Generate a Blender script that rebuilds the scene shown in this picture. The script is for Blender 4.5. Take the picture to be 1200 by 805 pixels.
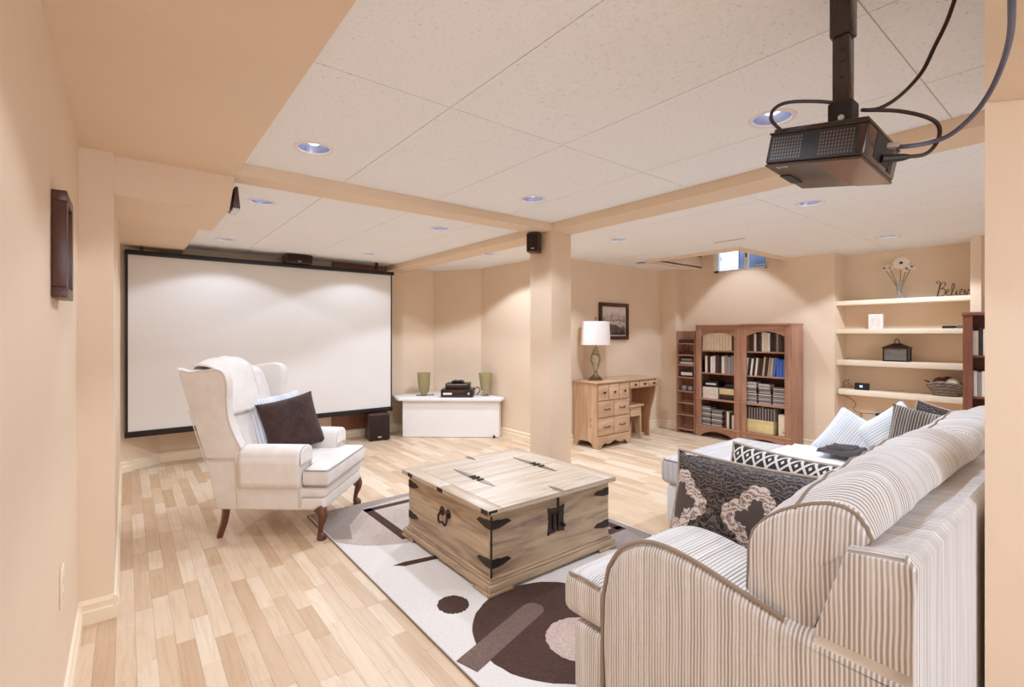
import bpy, bmesh, math, random
from mathutils import Vector, Matrix, noise
R = math.radians
random.seed(7)
for o in list(bpy.data.objects): bpy.data.objects.remove(o)
S = bpy.context.scene
COL = S.collection

# ------------------------------------------------------------------ camera
F_PX, HORIZON, CAM_H = 570.0, 392.0, 1.28
YAW = math.atan2(452.0, 570.0)
cd = bpy.data.cameras.new('camera'); cam = bpy.data.objects.new('camera', cd); COL.objects.link(cam)
cd.sensor_width = 36; cd.lens = F_PX / 1200 * 36; cd.shift_y = -(402.5 - HORIZON) / 1200
cd.clip_start = 0.02
cam.location = (0, 0, CAM_H); cam.rotation_euler = (R(90), 0, -YAW)
S.camera = cam
# ------------------------------------------------------------------ world, exposure
w = bpy.data.worlds.new('world'); S.world = w; w.use_nodes = True
bg = w.node_tree.nodes['Background']; bg.inputs[0].default_value = (0.62, 0.78, 1.0, 1); bg.inputs[1].default_value = 2.2
S.view_settings.view_transform = 'Standard'; S.view_settings.look = 'None'
S.view_settings.exposure = 0.36; S.view_settings.gamma = 1.0; S.view_settings.use_curve_mapping = False
LIGHT_W = 26.0
LIGHT_RGB = (0.83, 0.97, 1.16)
try: S.cycles.max_bounces = 10; S.cycles.diffuse_bounces = 7
except Exception: pass

# added fill light in an unseen, invented rear window (frame built with the rear wall)
RW = (.10, 2.90, .75, 2.0)          # x0, x1, z0, z1 of the opening
FILL_W = 35.0
dl = bpy.data.lights.new('rear_fill_light', 'AREA'); dl.shape = 'RECTANGLE'; dl.size = RW[1] - RW[0] - .1; dl.size_y = RW[3] - RW[2] - .1; dl.energy = FILL_W; dl.color = (.86, .98, 1.12)
do = bpy.data.objects.new('rear_fill_light', dl); COL.objects.link(do); do.location = ((RW[0] + RW[1]) / 2, -3.19, (RW[2] + RW[3]) / 2); do.rotation_euler = (R(90), 0, 0)

CEIL = 2.165; SOF = 2.105; LWX = -0.165; BACKY = 6.0; BOOKX = 6.0

# ------------------------------------------------------------------ helpers
def lin(c):
    if isinstance(c, str):
        c = c.lstrip('#'); c = tuple(int(c[i:i+2], 16) / 255 for i in (0, 2, 4))
    return tuple((v / 12.92 if v <= .04045 else ((v + .055) / 1.055) ** 2.4) for v in c)
def rgba(c): return (*lin(c), 1)
MATS = {}
def newmat(name):
    m = bpy.data.materials.new(name); m.use_nodes = True; MATS[name] = m
    nt = m.node_tree; return m, nt, nt.nodes['Principled BSDF']
def nd(nt, t, **kw):
    n = nt.nodes.new(t)
    for k, v in kw.items():
        if k == 'inp':
            for a, b in v.items(): n.inputs[a].default_value = b
        else: setattr(n, k, v)
    return n
def ramp(nt, stops, interp='LINEAR'):
    r = nt.nodes.new('ShaderNodeValToRGB'); r.color_ramp.interpolation = interp
    e = r.color_ramp.elements
    while len(e) < len(stops): e.new(0.5)
    for el, (p, c) in zip(e, stops): el.position = p; el.color = c if len(c) == 4 else (*c, 1)
    return r
def coords(nt, scale=(1, 1, 1), rnd=True, kind='Object', rot=(0, 0, 0)):
    tc = nd(nt, 'ShaderNodeTexCoord'); mp = nd(nt, 'ShaderNodeMapping')
    mp.inputs['Scale'].default_value = scale; mp.inputs['Rotation'].default_value = rot
    if rnd:
        oi = nd(nt, 'ShaderNodeObjectInfo'); mu = nd(nt, 'ShaderNodeMath', operation='MULTIPLY'); mu.inputs[1].default_value = 37.0
        nt.links.new(oi.outputs['Random'], mu.inputs[0])
        ad = nd(nt, 'ShaderNodeVectorMath', operation='ADD')
        nt.links.new(tc.outputs[kind], ad.inputs[0]); nt.links.new(mu.outputs[0], ad.inputs[1]); nt.links.new(ad.outputs[0], mp.inputs[0])
    else: nt.links.new(tc.outputs[kind], mp.inputs[0])
    return mp.outputs[0]
def M(name, c, rough=.6, metal=0., var=0., vscale=6., bump=0., bscale=60., spec=.5, sheen=0.):
    if name in MATS: return MATS[name]
    m, nt, b = newmat(name)
    b.inputs['Roughness'].default_value = rough; b.inputs['Metallic'].default_value = metal
    b.inputs['Specular IOR Level'].default_value = spec
    if sheen: b.inputs['Sheen Weight'].default_value = sheen
    l = lin(c); v = coords(nt)
    n = nd(nt, 'ShaderNodeTexNoise', inp={'Scale': vscale, 'Detail': 4.0}); nt.links.new(v, n.inputs[0])
    a = tuple(max(0, x * (1 - var)) for x in l); d = tuple(min(1, x * (1 + var)) for x in l)
    r = ramp(nt, [(.3, a), (.7, d)]); nt.links.new(n.outputs[0], r.inputs[0]); nt.links.new(r.outputs[0], b.inputs[0])
    if bump:
        n2 = nd(nt, 'ShaderNodeTexNoise', inp={'Scale': bscale, 'Detail': 3.0}); nt.links.new(v, n2.inputs[0])
        bp = nd(nt, 'ShaderNodeBump', inp={'Strength': bump, 'Distance': .01}); nt.links.new(n2.outputs[0], bp.inputs['Height']); nt.links.new(bp.outputs[0], b.inputs['Normal'])
    return m
def wood(name, c1, c2, c3=None, scale=(40, 40, 3), rough=.45, knots=False, rvar=.0):
    if name in MATS: return MATS[name]
    m, nt, b = newmat(name); b.inputs['Roughness'].default_value = rough
    v = coords(nt, scale)
    n = nd(nt, 'ShaderNodeTexNoise', inp={'Scale': 1.0, 'Detail': 5.0, 'Distortion': .6}); nt.links.new(v, n.inputs[0])
    r = ramp(nt, [(.28, lin(c1)), (.5, lin(c2)), (.75, lin(c3 or c1))]); nt.links.new(n.outputs[0], r.inputs[0])
    out = r.outputs[0]
    if knots:
        v2 = coords(nt, tuple(6 if s > 10 else 3.2 for s in scale))
        vo = nd(nt, 'ShaderNodeTexVoronoi', inp={'Scale': 1.1}); nt.links.new(v2, vo.inputs[0])
        kr = ramp(nt, [(.035, (.30, .20, .13)), (.09, (1, 1, 1))]); nt.links.new(vo.outputs['Distance'], kr.inputs[0])
        mx = nd(nt, 'ShaderNodeMix', data_type='RGBA', blend_type='MULTIPLY'); mx.inputs[0].default_value = .8
        nt.links.new(out, mx.inputs[6]); nt.links.new(kr.outputs[0], mx.inputs[7]); out = mx.outputs[2]
    if rvar:
        oi = nd(nt, 'ShaderNodeObjectInfo'); rr = ramp(nt, [(0, (1 - rvar,) * 3), (1, (1, 1, 1))])
        nt.links.new(oi.outputs['Random'], rr.inputs[0])
        mx = nd(nt, 'ShaderNodeMix', data_type='RGBA', blend_type='MULTIPLY'); mx.inputs[0].default_value = 1
        nt.links.new(out, mx.inputs[6]); nt.links.new(rr.outputs[0], mx.inputs[7]); out = mx.outputs[2]
    nt.links.new(out, b.inputs[0])
    bp = nd(nt, 'ShaderNodeBump', inp={'Strength': .12, 'Distance': .004}); nt.links.new(n.outputs[0], bp.inputs['Height']); nt.links.new(bp.outputs[0], b.inputs['Normal'])
    return m
def stripes(name, axis, light, dark, period=.010, amt=.75):
    """ribbed woven cloth: fine regular ribs along one axis whose depth of tone wanders from rib to rib"""
    if name in MATS: return MATS[name]
    m, nt, b = newmat(name); b.inputs['Roughness'].default_value = .85; b.inputs['Sheen Weight'].default_value = .1
    tc = nd(nt, 'ShaderNodeTexCoord'); sp = nd(nt, 'ShaderNodeSeparateXYZ')
    # small waviness of the weave
    wn = nd(nt, 'ShaderNodeTexNoise', inp={'Scale': 9.0, 'Detail': 1.0}); nt.links.new(tc.outputs['Object'], wn.inputs[0])
    wm = nd(nt, 'ShaderNodeVectorMath', operation='MULTIPLY_ADD'); nt.links.new(wn.outputs['Color'], wm.inputs[0]); wm.inputs[1].default_value = (.006, .006, .006); nt.links.new(tc.outputs['Object'], wm.inputs[2])
    nt.links.new(wm.outputs[0], sp.inputs[0])
    def mth(op, a, c=None):
        n = nd(nt, 'ShaderNodeMath', operation=op)
        for k, v in enumerate((a, c)):
            if v is None: continue
            if isinstance(v, (int, float)): n.inputs[k].default_value = v
            else: nt.links.new(v, n.inputs[k])
        return n.outputs[0]
    c = sp.outputs[axis]
    ph = mth('MULTIPLY', c, 2 * math.pi / period)
    sn = mth('MULTIPLY_ADD', mth('SINE', ph), .5); sn.node.inputs[2].default_value = .5      # 0..1 across one rib
    cell = mth('FLOOR', mth('MULTIPLY', c, 1 / period))
    wh = nd(nt, 'ShaderNodeTexWhiteNoise', noise_dimensions='1D'); nt.links.new(cell, wh.inputs['W'])
    sc = [2.2, 2.2, 2.2]; sc[axis] = 45
    ln = nd(nt, 'ShaderNodeTexNoise', inp={'Scale': 1.0, 'Detail': 2.0}); nt.links.new(coords(nt, tuple(sc), rnd=False), ln.inputs[0])
    fn_ = nd(nt, 'ShaderNodeTexNoise', inp={'Scale': 350.0, 'Detail': 1.0}); nt.links.new(tc.outputs['Object'], fn_.inputs[0])
    dark_amt = mth('MULTIPLY', mth('SUBTRACT', 1.0, sn), mth('ADD', mth('MULTIPLY', wh.outputs[0], .55), mth('MULTIPLY', mth('POWER', ln.outputs[0], 1.6), 1.9)))
    f = mth('MULTIPLY', mth('ADD', dark_amt, mth('MULTIPLY', fn_.outputs[0], .15)), amt)
    r = ramp(nt, [(.05, lin(light)), (.75, lin(dark))]); nt.links.new(f, r.inputs[0]); nt.links.new(r.outputs[0], b.inputs[0])
    bp = nd(nt, 'ShaderNodeBump', inp={'Strength': .5, 'Distance': .003}); nt.links.new(sn, bp.inputs['Height']); nt.links.new(bp.outputs[0], b.inputs['Normal'])
    return m

def smooth(pts, n=6, closed=False):
    pts = [Vector(p) for p in pts]; N = len(pts); out = []
    rng = N if closed else N - 1
    for i in range(rng):
        g = (lambda k: pts[k % N]) if closed else (lambda k: pts[min(max(k, 0), N - 1)])
        p0, p1, p2, p3 = g(i - 1), g(i), g(i + 1), g(i + 2)
        for k in range(n):
            t = k / n
            out.append(.5 * ((2 * p1) + (-p0 + p2) * t + (2 * p0 - 5 * p1 + 4 * p2 - p3) * t * t + (-p0 + 3 * p1 - 3 * p2 + p3) * t ** 3))
    if not closed: out.append(pts[-1].copy())
    return out

class MB:
    def __init__(s): s.bm = bmesh.new()
    def box(s, x0, x1, y0, y1, z0, z1, bev=0, seg=2, mat=None):
        vs = [s.bm.verts.new((x, y, z)) for z in (z0, z1) for y in (y0, y1) for x in (x0, x1)]
        fs = [s.bm.faces.new([vs[i] for i in q]) for q in ((0, 2, 3, 1), (4, 5, 7, 6), (0, 1, 5, 4), (2, 6, 7, 3), (0, 4, 6, 2), (1, 3, 7, 5))]
        if mat is not None:
            for v in vs: v.co = mat @ v.co
        if bev:
            es = list({e for f in fs for e in f.edges})
            bmesh.ops.bevel(s.bm, geom=es, offset=bev, segments=seg, affect='EDGES', profile=.5)
        return s
    def prism(s, poly, axis, a0, a1, bev=0, seg=2):
        """poly: 2-D points; axis 0: (y,z), 1: (x,z), 2: (x,y); extruded from a0 to a1"""
        def P(p, a): return {0: (a, p[0], p[1]), 1: (p[0], a, p[1]), 2: (p[0], p[1], a)}[axis]
        A = [s.bm.verts.new(P(p, a0)) for p in poly]; B = [s.bm.verts.new(P(p, a1)) for p in poly]; n = len(poly)
        fs = [s.bm.faces.new(A), s.bm.faces.new(B[::-1])]
        caps = list({e for f in fs for e in f.edges})
        for i in range(n): fs.append(s.bm.faces.new((A[i], A[(i + 1) % n], B[(i + 1) % n], B[i])))
        bmesh.ops.recalc_face_normals(s.bm, faces=fs)
        if bev: bmesh.ops.bevel(s.bm, geom=caps, offset=bev, segments=seg, affect='EDGES', profile=.5)
        return s
    def tube(s, path, r, seg=8, closed=False, taper=None):
        P = [Vector(p) for p in path]; n = len(P); rings = []
        ref = None
        for i in range(n):
            if closed: t = P[(i + 1) % n] - P[i - 1]
            else: t = P[min(i + 1, n - 1)] - P[max(i - 1, 0)]
            if t.length < 1e-9: t = Vector((0, 0, 1))
            t.normalize()
            if ref is None: ref = Vector((0, 0, 1)) if abs(t.z) < .9 else Vector((1, 0, 0))
            u = ref - t * ref.dot(t)
            if u.length < 1e-6: u = t.orthogonal()
            u.normalize(); v = t.cross(u); ref = u
            rr = r if taper is None else r * taper[i] if isinstance(taper, (list, tuple)) else r * taper(i / max(1, n - 1))
            rings.append([s.bm.verts.new(P[i] + (u * math.cos(a) + v * math.sin(a)) * rr) for a in [2 * math.pi * k / seg for k in range(seg)]])
        for i in range(n if closed else n - 1):
            a, b = rings[i], rings[(i + 1) % n]
            for k in range(seg): s.bm.faces.new((a[k], a[(k + 1) % seg], b[(k + 1) % seg], b[k]))
        if not closed:
            s.bm.faces.new(rings[0][::-1]); s.bm.faces.new(rings[-1])
        return s
    def lathe(s, prof, c=(0, 0, 0), seg=24, caps=True):
        rings = [[s.bm.verts.new((c[0] + r * math.cos(2 * math.pi * k / seg), c[1] + r * math.sin(2 * math.pi * k / seg), c[2] + z)) for k in range(seg)] for r, z in prof]
        for a, b in zip(rings, rings[1:]):
            for k in range(seg): s.bm.faces.new((a[k], a[(k + 1) % seg], b[(k + 1) % seg], b[k]))
        if caps: s.bm.faces.new(rings[0][::-1]); s.bm.faces.new(rings[-1])
        return s
    def grid(s, fn, nu, nv):
        V = [[s.bm.verts.new(fn(i / nu, j / nv)) for j in range(nv + 1)] for i in range(nu + 1)]
        for i in range(nu):
            for j in range(nv): s.bm.faces.new((V[i][j], V[i + 1][j], V[i + 1][j + 1], V[i][j + 1]))
        return s
    def soft(s, half, r, puff=(0, 0, 0), n=10, wr=0., wsc=6., ctr=(0, 0, 0), seed=0):
        """rounded, puffed box"""
        tmp = bmesh.new(); bmesh.ops.create_cube(tmp, size=2)
        bmesh.ops.subdivide_edges(tmp, edges=tmp.edges[:], cuts=n, use_grid_fill=True)
        mp = {}
        for v in tmp.verts:
            p = Vector(v.co); u = p.copy()
            # denser towards the edges
            p = Vector([math.copysign(abs(c) ** .8, c) for c in p])
            P = Vector([p[i] * half[i] for i in range(3)])
            q = Vector([max(-(half[i] - r), min(half[i] - r, P[i])) for i in range(3)])
            d = P - q
            pos = q + d.normalized() * r if d.length > 1e-6 else P
            for a in range(3):
                b, c = (a + 1) % 3, (a + 2) % 3
                if abs(u[a]) > .999: pos[a] += math.copysign(puff[a] * (1 - u[b] ** 2) * (1 - u[c] ** 2), u[a])
            if wr:
                k = Vector(pos) * wsc + Vector((seed * 7.1, seed * 3.3, seed))
                pos += Vector((noise.noise(k), noise.noise(k + Vector((9, 0, 0))), noise.noise(k + Vector((0, 9, 0))))) * wr
            mp[v] = s.bm.verts.new(pos + Vector(ctr))
        for f in tmp.faces: s.bm.faces.new([mp[v] for v in f.verts])
        tmp.free(); return s
    def xform(s, mat):
        bmesh.ops.transform(s.bm, matrix=mat, verts=s.bm.verts[:]); return s
    def mesh(s, name, mat, ang=40):
        bmesh.ops.recalc_face_normals(s.bm, faces=s.bm.faces[:])
        me = bpy.data.meshes.new(name); s.bm.to_mesh(me); s.bm.free()
        for m in (mat if isinstance(mat, (list, tuple)) else [mat]): me.materials.append(m)
        if ang is not None:
            for p in me.polygons: p.use_smooth = True
            me.set_sharp_from_angle(angle=R(ang))
        return me
    def build(s, name, mat, parent=None, ang=40, world=True):
        if parent is not None and world: s.xform(parent.matrix_basis.inverted() if parent.parent is None else (parent.parent.matrix_basis @ parent.matrix_basis).inverted())
        o = bpy.data.objects.new(name, s.mesh(name, mat, ang)); COL.objects.link(o)
        if parent is not None: o.parent = parent
        return o
def tag(o, label=None, cat=None, group=None, kind=None):
    if label: o['label'] = label
    if cat: o['category'] = cat
    if group: o['group'] = group
    if kind: o['kind'] = kind
    return o
def thing(name, label, cat, loc=(0, 0, 0), rz=0, group=None):
    o = bpy.data.objects.new(name, None); COL.objects.link(o); o.empty_display_size = .05
    o.matrix_basis = Matrix.Translation(loc) @ Matrix.Rotation(rz, 4, 'Z')
    return tag(o, label, cat, group)
def single(name, mb, mat, label, cat, loc=None, group=None, ang=40):
    """a thing that is one mesh; geometry given in world space, origin moved to loc"""
    if loc is not None: mb.xform(Matrix.Translation(Vector(loc)).inverted())
    o = mb.build(name, mat, None, ang)
    if loc is not None: o.location = loc
    return tag(o, label, cat, group)
def struct(name, mb, mat, label=None, parent=None, ang=30):
    o = mb.build(name, mat, parent, ang)
    if parent is None: tag(o, label, None, None, 'structure')
    return o
def copytree(o, parent=None):
    c = o.copy(); COL.objects.link(c); c.parent = parent
    for ch in [x for x in COL.objects if x.parent == o]: copytree(ch, c)
    return c

# ------------------------------------------------------------------ materials of the room
PAINT = M('wall_paint', '#e6cfb5', .62, var=.02, vscale=2.5, bump=.05, bscale=220, spec=.3)
TRIMP = M('trim_paint', '#efdcc0', .4, var=.01)
TILE = None
def tile_mat():
    m, nt, b = newmat('ceiling_tile'); b.inputs['Roughness'].default_value = .9; b.inputs['Specular IOR Level'].default_value = .2
    v = coords(nt)
    n = nd(nt, 'ShaderNodeTexNoise', inp={'Scale': 95.0, 'Detail': 3.0, 'Roughness': .7}); nt.links.new(v, n.inputs[0])
    r = ramp(nt, [(.27, lin('#bfb8b4')), (.37, lin('#eeeff1')), (.6, lin('#f3f4f6'))]); nt.links.new(n.outputs[0], r.inputs[0]); nt.links.new(r.outputs[0], b.inputs[0])
    bp = nd(nt, 'ShaderNodeBump', inp={'Strength': .25, 'Distance': .003}); nt.links.new(n.outputs[0], bp.inputs['Height']); nt.links.new(bp.outputs[0], b.inputs['Normal'])
    return m
TILE = tile_mat()
GRIDM = M('ceiling_grid_metal', '#d8cabf', .6)
def floor_mat(name, island):
    m, nt, b = newmat(name); b.inputs['Roughness'].default_value = .42; b.inputs['Specular IOR Level'].default_value = .35
    if island:
        g = nd(nt, 'ShaderNodeNewGeometry'); rnd = g.outputs['Random Per Island']; v = coords(nt, (60, 3.5, 1), rnd=False)
    else:
        oi = nd(nt, 'ShaderNodeObjectInfo'); rnd = oi.outputs['Random']; v = coords(nt, (3.9, 1.5, 1))
    n = nd(nt, 'ShaderNodeTexNoise', inp={'Scale': 1.0, 'Detail': 4.0, 'Distortion': .8}); nt.links.new(v, n.inputs[0])
    r1 = ramp(nt, [(0, lin('#c9a988')), (.3, lin('#d4b899')), (.65, lin('#dcc3a6')), (1, lin('#e5d1b8'))]); nt.links.new(rnd, r1.inputs[0])
    r2 = ramp(nt, [(.3, (.86, .82, .77)), (.55, (1, 1, 1))]); nt.links.new(n.outputs[0], r2.inputs[0])
    mx = nd(nt, 'ShaderNodeMix', data_type='RGBA', blend_type='MULTIPLY'); mx.inputs[0].default_value = .8
    nt.links.new(r1.outputs[0], mx.inputs[6]); nt.links.new(r2.outputs[0], mx.inputs[7]); nt.links.new(mx.outputs[2], b.inputs[0])
    return m

# ================================================================== THE SETTING
X0, X1, Y0, Y1 = LWX, 6.34, -3.2, 6.0
TOP = 2.75
fl = struct('floor', MB().box(X0 - .1, X1 + .1, Y0 - .1, Y1 + .1, -.06, -.004), M('floor_base', '#b08f6c', .7), 'pale maple strip laminate floor')
# planks: strips run towards the screen wall
PW, PL = .0655, .40
strip_m, strip_all = floor_mat('floor_strip', False), floor_mat('floor_strip_far', True)
unit = MB().box(-.5, .5, -.5, .5, -.5, .5).mesh('plank', strip_m, None)
planks = []
col = 0; x = X0
rp = random.Random(3)
while x < X1:
    y = Y0 - rp.random() * PL
    while y < Y1:
        L = PL * rp.choice((.7, .9, 1, 1.15, 1.3)); planks.append((x, x + PW, max(y, Y0), min(y + L, Y1))); y += L
    x += PW; col += 1
def vis_key(p):
    cx_, cy_ = (p[0] + p[1]) / 2, (p[2] + p[3]) / 2
    d = cx_ * math.sin(YAW) + cy_ * math.cos(YAW); r = cx_ * math.cos(YAW) - cy_ * math.sin(YAW)
    if d < 1.5: return 1e9
    u, v = 600 + 570 * r / d, 392 + 570 * 1.28 / d
    if not (60 < u < 1150 and v < 830): return 1e9
    if 1.1 < cx_ < 2.55 and 1.2 < cy_ < 3.5: return 1e9          # under the rug
    if cx_ > 1.2 and cy_ < 1.1: return 1e9                         # under the sofa
    if cx_ > 2.8 and cy_ < 1.85: return 1e9
    return d
planks.sort(key=vis_key)
G = .0006
for p in planks[:300]:
    o = bpy.data.objects.new('plank', unit); COL.objects.link(o); o.parent = fl
    o.location = ((p[0] + p[1]) / 2, (p[2] + p[3]) / 2, -.004); o.scale = (p[1] - p[0] - G, p[3] - p[2] - G, .008)
mb = MB()
for p in planks[300:]:
    vs = [mb.bm.verts.new(c) for c in ((p[0], p[2] + G, 0), (p[1] - G, p[2] + G, 0), (p[1] - G, p[3], 0), (p[0], p[3], 0))]; mb.bm.faces.new(vs)
o = mb.build('far_planks', strip_all, fl, None); o['kind'] = 'stuff'

# ---- ceiling: deck, soffit, tiles, grid, beams
WX0, WX1, WY0, WY1 = 4.87, 6.06, 2.45, 3.51            # light well of the basement window
mb = MB()
for a in ((X0 - .2, WX0, Y0 - .2, Y1 + .2), (WX0, X1 + .2, Y0 - .2, WY0), (WX0, X1 + .2, WY1, Y1 + .2)): mb.box(a[0], a[1], a[2], a[3], CEIL + .14, CEIL + .2)
ce = struct('ceiling', mb, M('ceiling_deck', '#cbb9a8', .9), 'white suspended tile ceiling')
LIGHTS = {  # x, y : label
    (.70, 2.40): 'recessed downlight between drywall soffit and white tiles, in front of ceiling beam', (2.085, 2.41): 'recessed downlight in ceiling tile beside the corner of the two beams',
    (2.075, .90): 'recessed downlight in speckled tile behind the ceiling projector', (.71, 3.585): 'recessed downlight beyond the ceiling beam beside small hanging speaker',
    (2.06, 3.56): 'recessed downlight beyond the ceiling beam towards the wall post', (.73, 5.21): 'recessed downlight close above the projection screen at its soffit end',
    (2.10, 5.19): 'recessed downlight close above the projection screen at its open end', (3.14, 4.36): 'recessed downlight over the white corner stand',
    (3.605, 2.94): 'recessed downlight in ceiling in front of the wooden desk', (3.607, 1.32): 'recessed downlight over the sectional sofa chaise',
    (5.385, 1.33): 'recessed downlight in ceiling in front of the niche shelves',
    (.70, .90): 'recessed downlight near the left wall in front of the projector', (.70, -.7): 'added unseen fill downlight in the rear of the room', (.7, -2.2): 'added unseen fill downlight in the rear of the room', (2.075, -2.2): 'added unseen fill downlight in the rear of the room',
    (3.6, -.4): 'added unseen fill downlight in the rear of the room', (5.385, -.3): 'added unseen fill downlight in the rear of the room', (5.0, 3.72): None}  # the rear downlights are unseen, added for more bounce light
LR = .078
def tile_rects(xs, ys):
    for xa, xb in zip(xs, xs[1:]):
        for ya, yb in zip(ys, ys[1:]): yield xa, xb, ya, yb
bays = [([.445, .99, 1.60, 2.21, 2.65], [Y0, -1.96, -.76, .44, 1.635, 2.832]),
        ([.445, .99, 1.60, 2.21, 2.65], [3.005, 3.16, 4.38, 5.6, Y1]),
        ([2.885, 3.29, 3.90, 4.51, 5.12, 5.73, X1], [Y0, -2.05, -.87, .31, 1.49, 2.66, 3.88, Y1])]
G = .0021
def tile_mesh(xa, xb, ya, yb):
    cx_, cy_ = (xa + xb) / 2, (ya + yb) / 2
    bm = bmesh.new()
    loops = [[(xa, ya), (xb, ya), (xb, yb), (xa, yb)]]
    if xb > WX0 and yb > WY0 and ya < WY1 and xa < 6.0:      # cut by the light well
        a, b, c, d = max(xa, WX0), xb, max(ya, WY0), min(yb, WY1)
        if a <= xa and c <= ya and d >= yb: return None
        if a <= xa:
            loops = [[(xa, ya), (xb, ya), (xb, c), (xa, c)]] if c > ya else [[(xa, d), (xb, d), (xb, yb), (xa, yb)]]
        elif c > ya: loops = [[(xa, ya), (xb, ya), (xb, c), (a, c), (a, yb), (xa, yb)]]
        elif d < yb: loops = [[(xa, ya), (a, ya), (a, d), (xb, d), (xb, yb), (xa, yb)]]
        else: loops = [[(xa, ya), (a, ya), (a, yb), (xa, yb)]]
    for lx, ly in LIGHTS:
        if xa + LR < lx < xb - LR and ya + LR < ly < yb - LR: loops.append([(lx + LR * math.cos(k * math.pi / 12), ly + LR * math.sin(k * math.pi / 12)) for k in range(24)])
    es = []
    for lp in loops:
        vs = [bm.verts.new((x - cx_, y - cy_, 0)) for x, y in lp]
        es += [bm.edges.new((vs[i], vs[(i + 1) % len(vs)])) for i in range(len(vs))]
    if len(loops) > 1: bmesh.ops.triangle_fill(bm, edges=es, use_beauty=True)
    else: bm.faces.new(bm.verts[:])
    bmesh.ops.recalc_face_normals(bm, faces=bm.faces[:])
    for f in bm.faces:
        if f.normal.z > 0: f.normal_flip()
    r = bmesh.ops.extrude_face_region(bm, geom=bm.faces[:])
    for v in r['geom']:
        if isinstance(v, bmesh.types.BMVert): v.co.z += .014
    bmesh.ops.recalc_face_normals(bm, faces=bm.faces[:])
    me = bpy.data.meshes.new('tile'); bm.to_mesh(me); bm.free(); me.materials.append(TILE); return me
gridmb = MB()
for xs, ys in bays:
    for xa, xb, ya, yb in tile_rects(xs, ys):
        me = tile_mesh(xa + G, xb - G, ya + G, yb - G)
        if me is None: continue
        o = bpy.data.objects.new('tile', me); COL.objects.link(o); o.parent = ce; o.location = ((xa + xb) / 2, (ya + yb) / 2, CEIL)
    for xx in xs:
        for ya, yb in zip(ys, ys[1:]):
            if WX0 < xx < 6.0 and yb > WY0 and ya < WY1: 
                if ya < WY0: gridmb.box(xx - .012, xx + .012, ya, WY0, CEIL + .004, CEIL + .012)
                if yb > WY1: gridmb.box(xx - .012, xx + .012, WY1, yb, CEIL + .004, CEIL + .012)
            else: gridmb.box(xx - .012, xx + .012, ya, yb, CEIL + .004, CEIL + .012)
    for yy in ys:
        xe = xs[-1] if not (WY0 < yy < WY1 and xs[-1] > 5) else WX0
        gridmb.box(xs[0], xe, yy - .012, yy + .012, CEIL + .0045, CEIL + .0125)
gridmb.build('ceiling_grid', GRIDM, ce, None)

struct('ceiling_soffit', MB().box(X0 - .1, .445, Y0 - .1, Y1 + .1, SOF, CEIL + .14), PAINT, 'flat peach drywall soffit along the left wall')
struct('wall_bulkhead', MB().prism([(LWX - .05, 1.93), (.42, 1.925), (.447, SOF), (.447, SOF + .02), (LWX - .05, SOF + .02)], 1, 2.9, 3.54), PAINT, 'dropped peach bulkhead across the soffit')
struct('ceiling_beam', MB().box(.445, 2.652, 2.832, 3.005, SOF, CEIL + .13).box(2.65, 2.885, Y0, BACKY, SOF + .0005, CEIL + .13), PAINT, 'peach ceiling beams between the tiled fields')
struct('wall_post', MB().box(2.652, 2.87, 2.837, 3.10, 0, SOF + .01, bev=.004), PAINT, 'square peach post under the crossing of the beams')
# fan of paint-coloured wall faces
WALLT = CEIL + .14
struct('wall_left', MB().box(LWX - .12, LWX, Y0, 2.856, 0, WALLT), PAINT, 'peach left wall')
struct('wall_left_return', MB().box(LWX - .12, -.045, 2.856, 5.75, 0, WALLT).prism([(-.17, 5.74), (-.045, 5.74), (.26, 6.0), (.26, 6.1), (-.17, 6.1)], 2, 0, WALLT), PAINT, 'peach return wall that juts out from the left wall')
struct('wall_back', MB().box(-.2, 3.40, BACKY, BACKY + .1, 0, WALLT), PAINT, 'peach wall behind the projection screen')
struct('wall_corner', MB().prism([(3.36, 6.05), (3.36, 5.995), (3.75, 5.40), (3.75, 4.04), (3.85, 4.04), (3.85, 6.05)], 2, 0, WALLT), PAINT, 'peach canted corner wall')
struct('wall_desk', MB().box(3.7505, 6.12, 4.03, 4.13, 0, WALLT), PAINT, 'peach wall behind the desk')
struct('wall_column', MB().box(5.85, 6.09, 3.79, 4.03, 0, WALLT), PAINT, 'peach corner column beside the slim shelf')
# wall with window hole (window above the ceiling line, in the light well)
NW0, NW1, WZ0, WZ1 = 2.66, 3.34, 2.075, 2.46
mb = MB()
mb.box(BOOKX, BOOKX + .1, 1.955, NW0, 0, TOP).box(BOOKX, BOOKX + .1, NW1, 4.05, 0, TOP).box(BOOKX, BOOKX + .1, NW0, NW1, 0, WZ0).box(BOOKX, BOOKX + .1, NW0, NW1, WZ1, TOP)
struct('wall_bookcase', mb, PAINT, 'peach wall behind the bookcases with a small high window')
NICHE = 6.34
struct('wall_niche', MB().box(NICHE, NICHE + .1, .8, 2.06, 0, WALLT).box(BOOKX + .1, NICHE, 1.955, 2.06, 0, WALLT).box(5.98, NICHE + .1, .80, .872, 0, WALLT), PAINT, 'tan back and sides of the shelf niche')
struct('wall_right', MB().box(6.05, 6.15, Y0, .80, 0, WALLT), PAINT, 'peach wall beyond the niche')
struct('wall_rear', MB().box(LWX - .1, RW[0], Y0 - .1, Y0, 0, WALLT).box(RW[1], 6.2, Y0 - .1, Y0, 0, WALLT).box(RW[0], RW[1], Y0 - .1, Y0, 0, RW[2]).box(RW[0], RW[1], Y0 - .1, Y0, RW[3], WALLT), PAINT, 'peach wall at the rear of the room')
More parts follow.
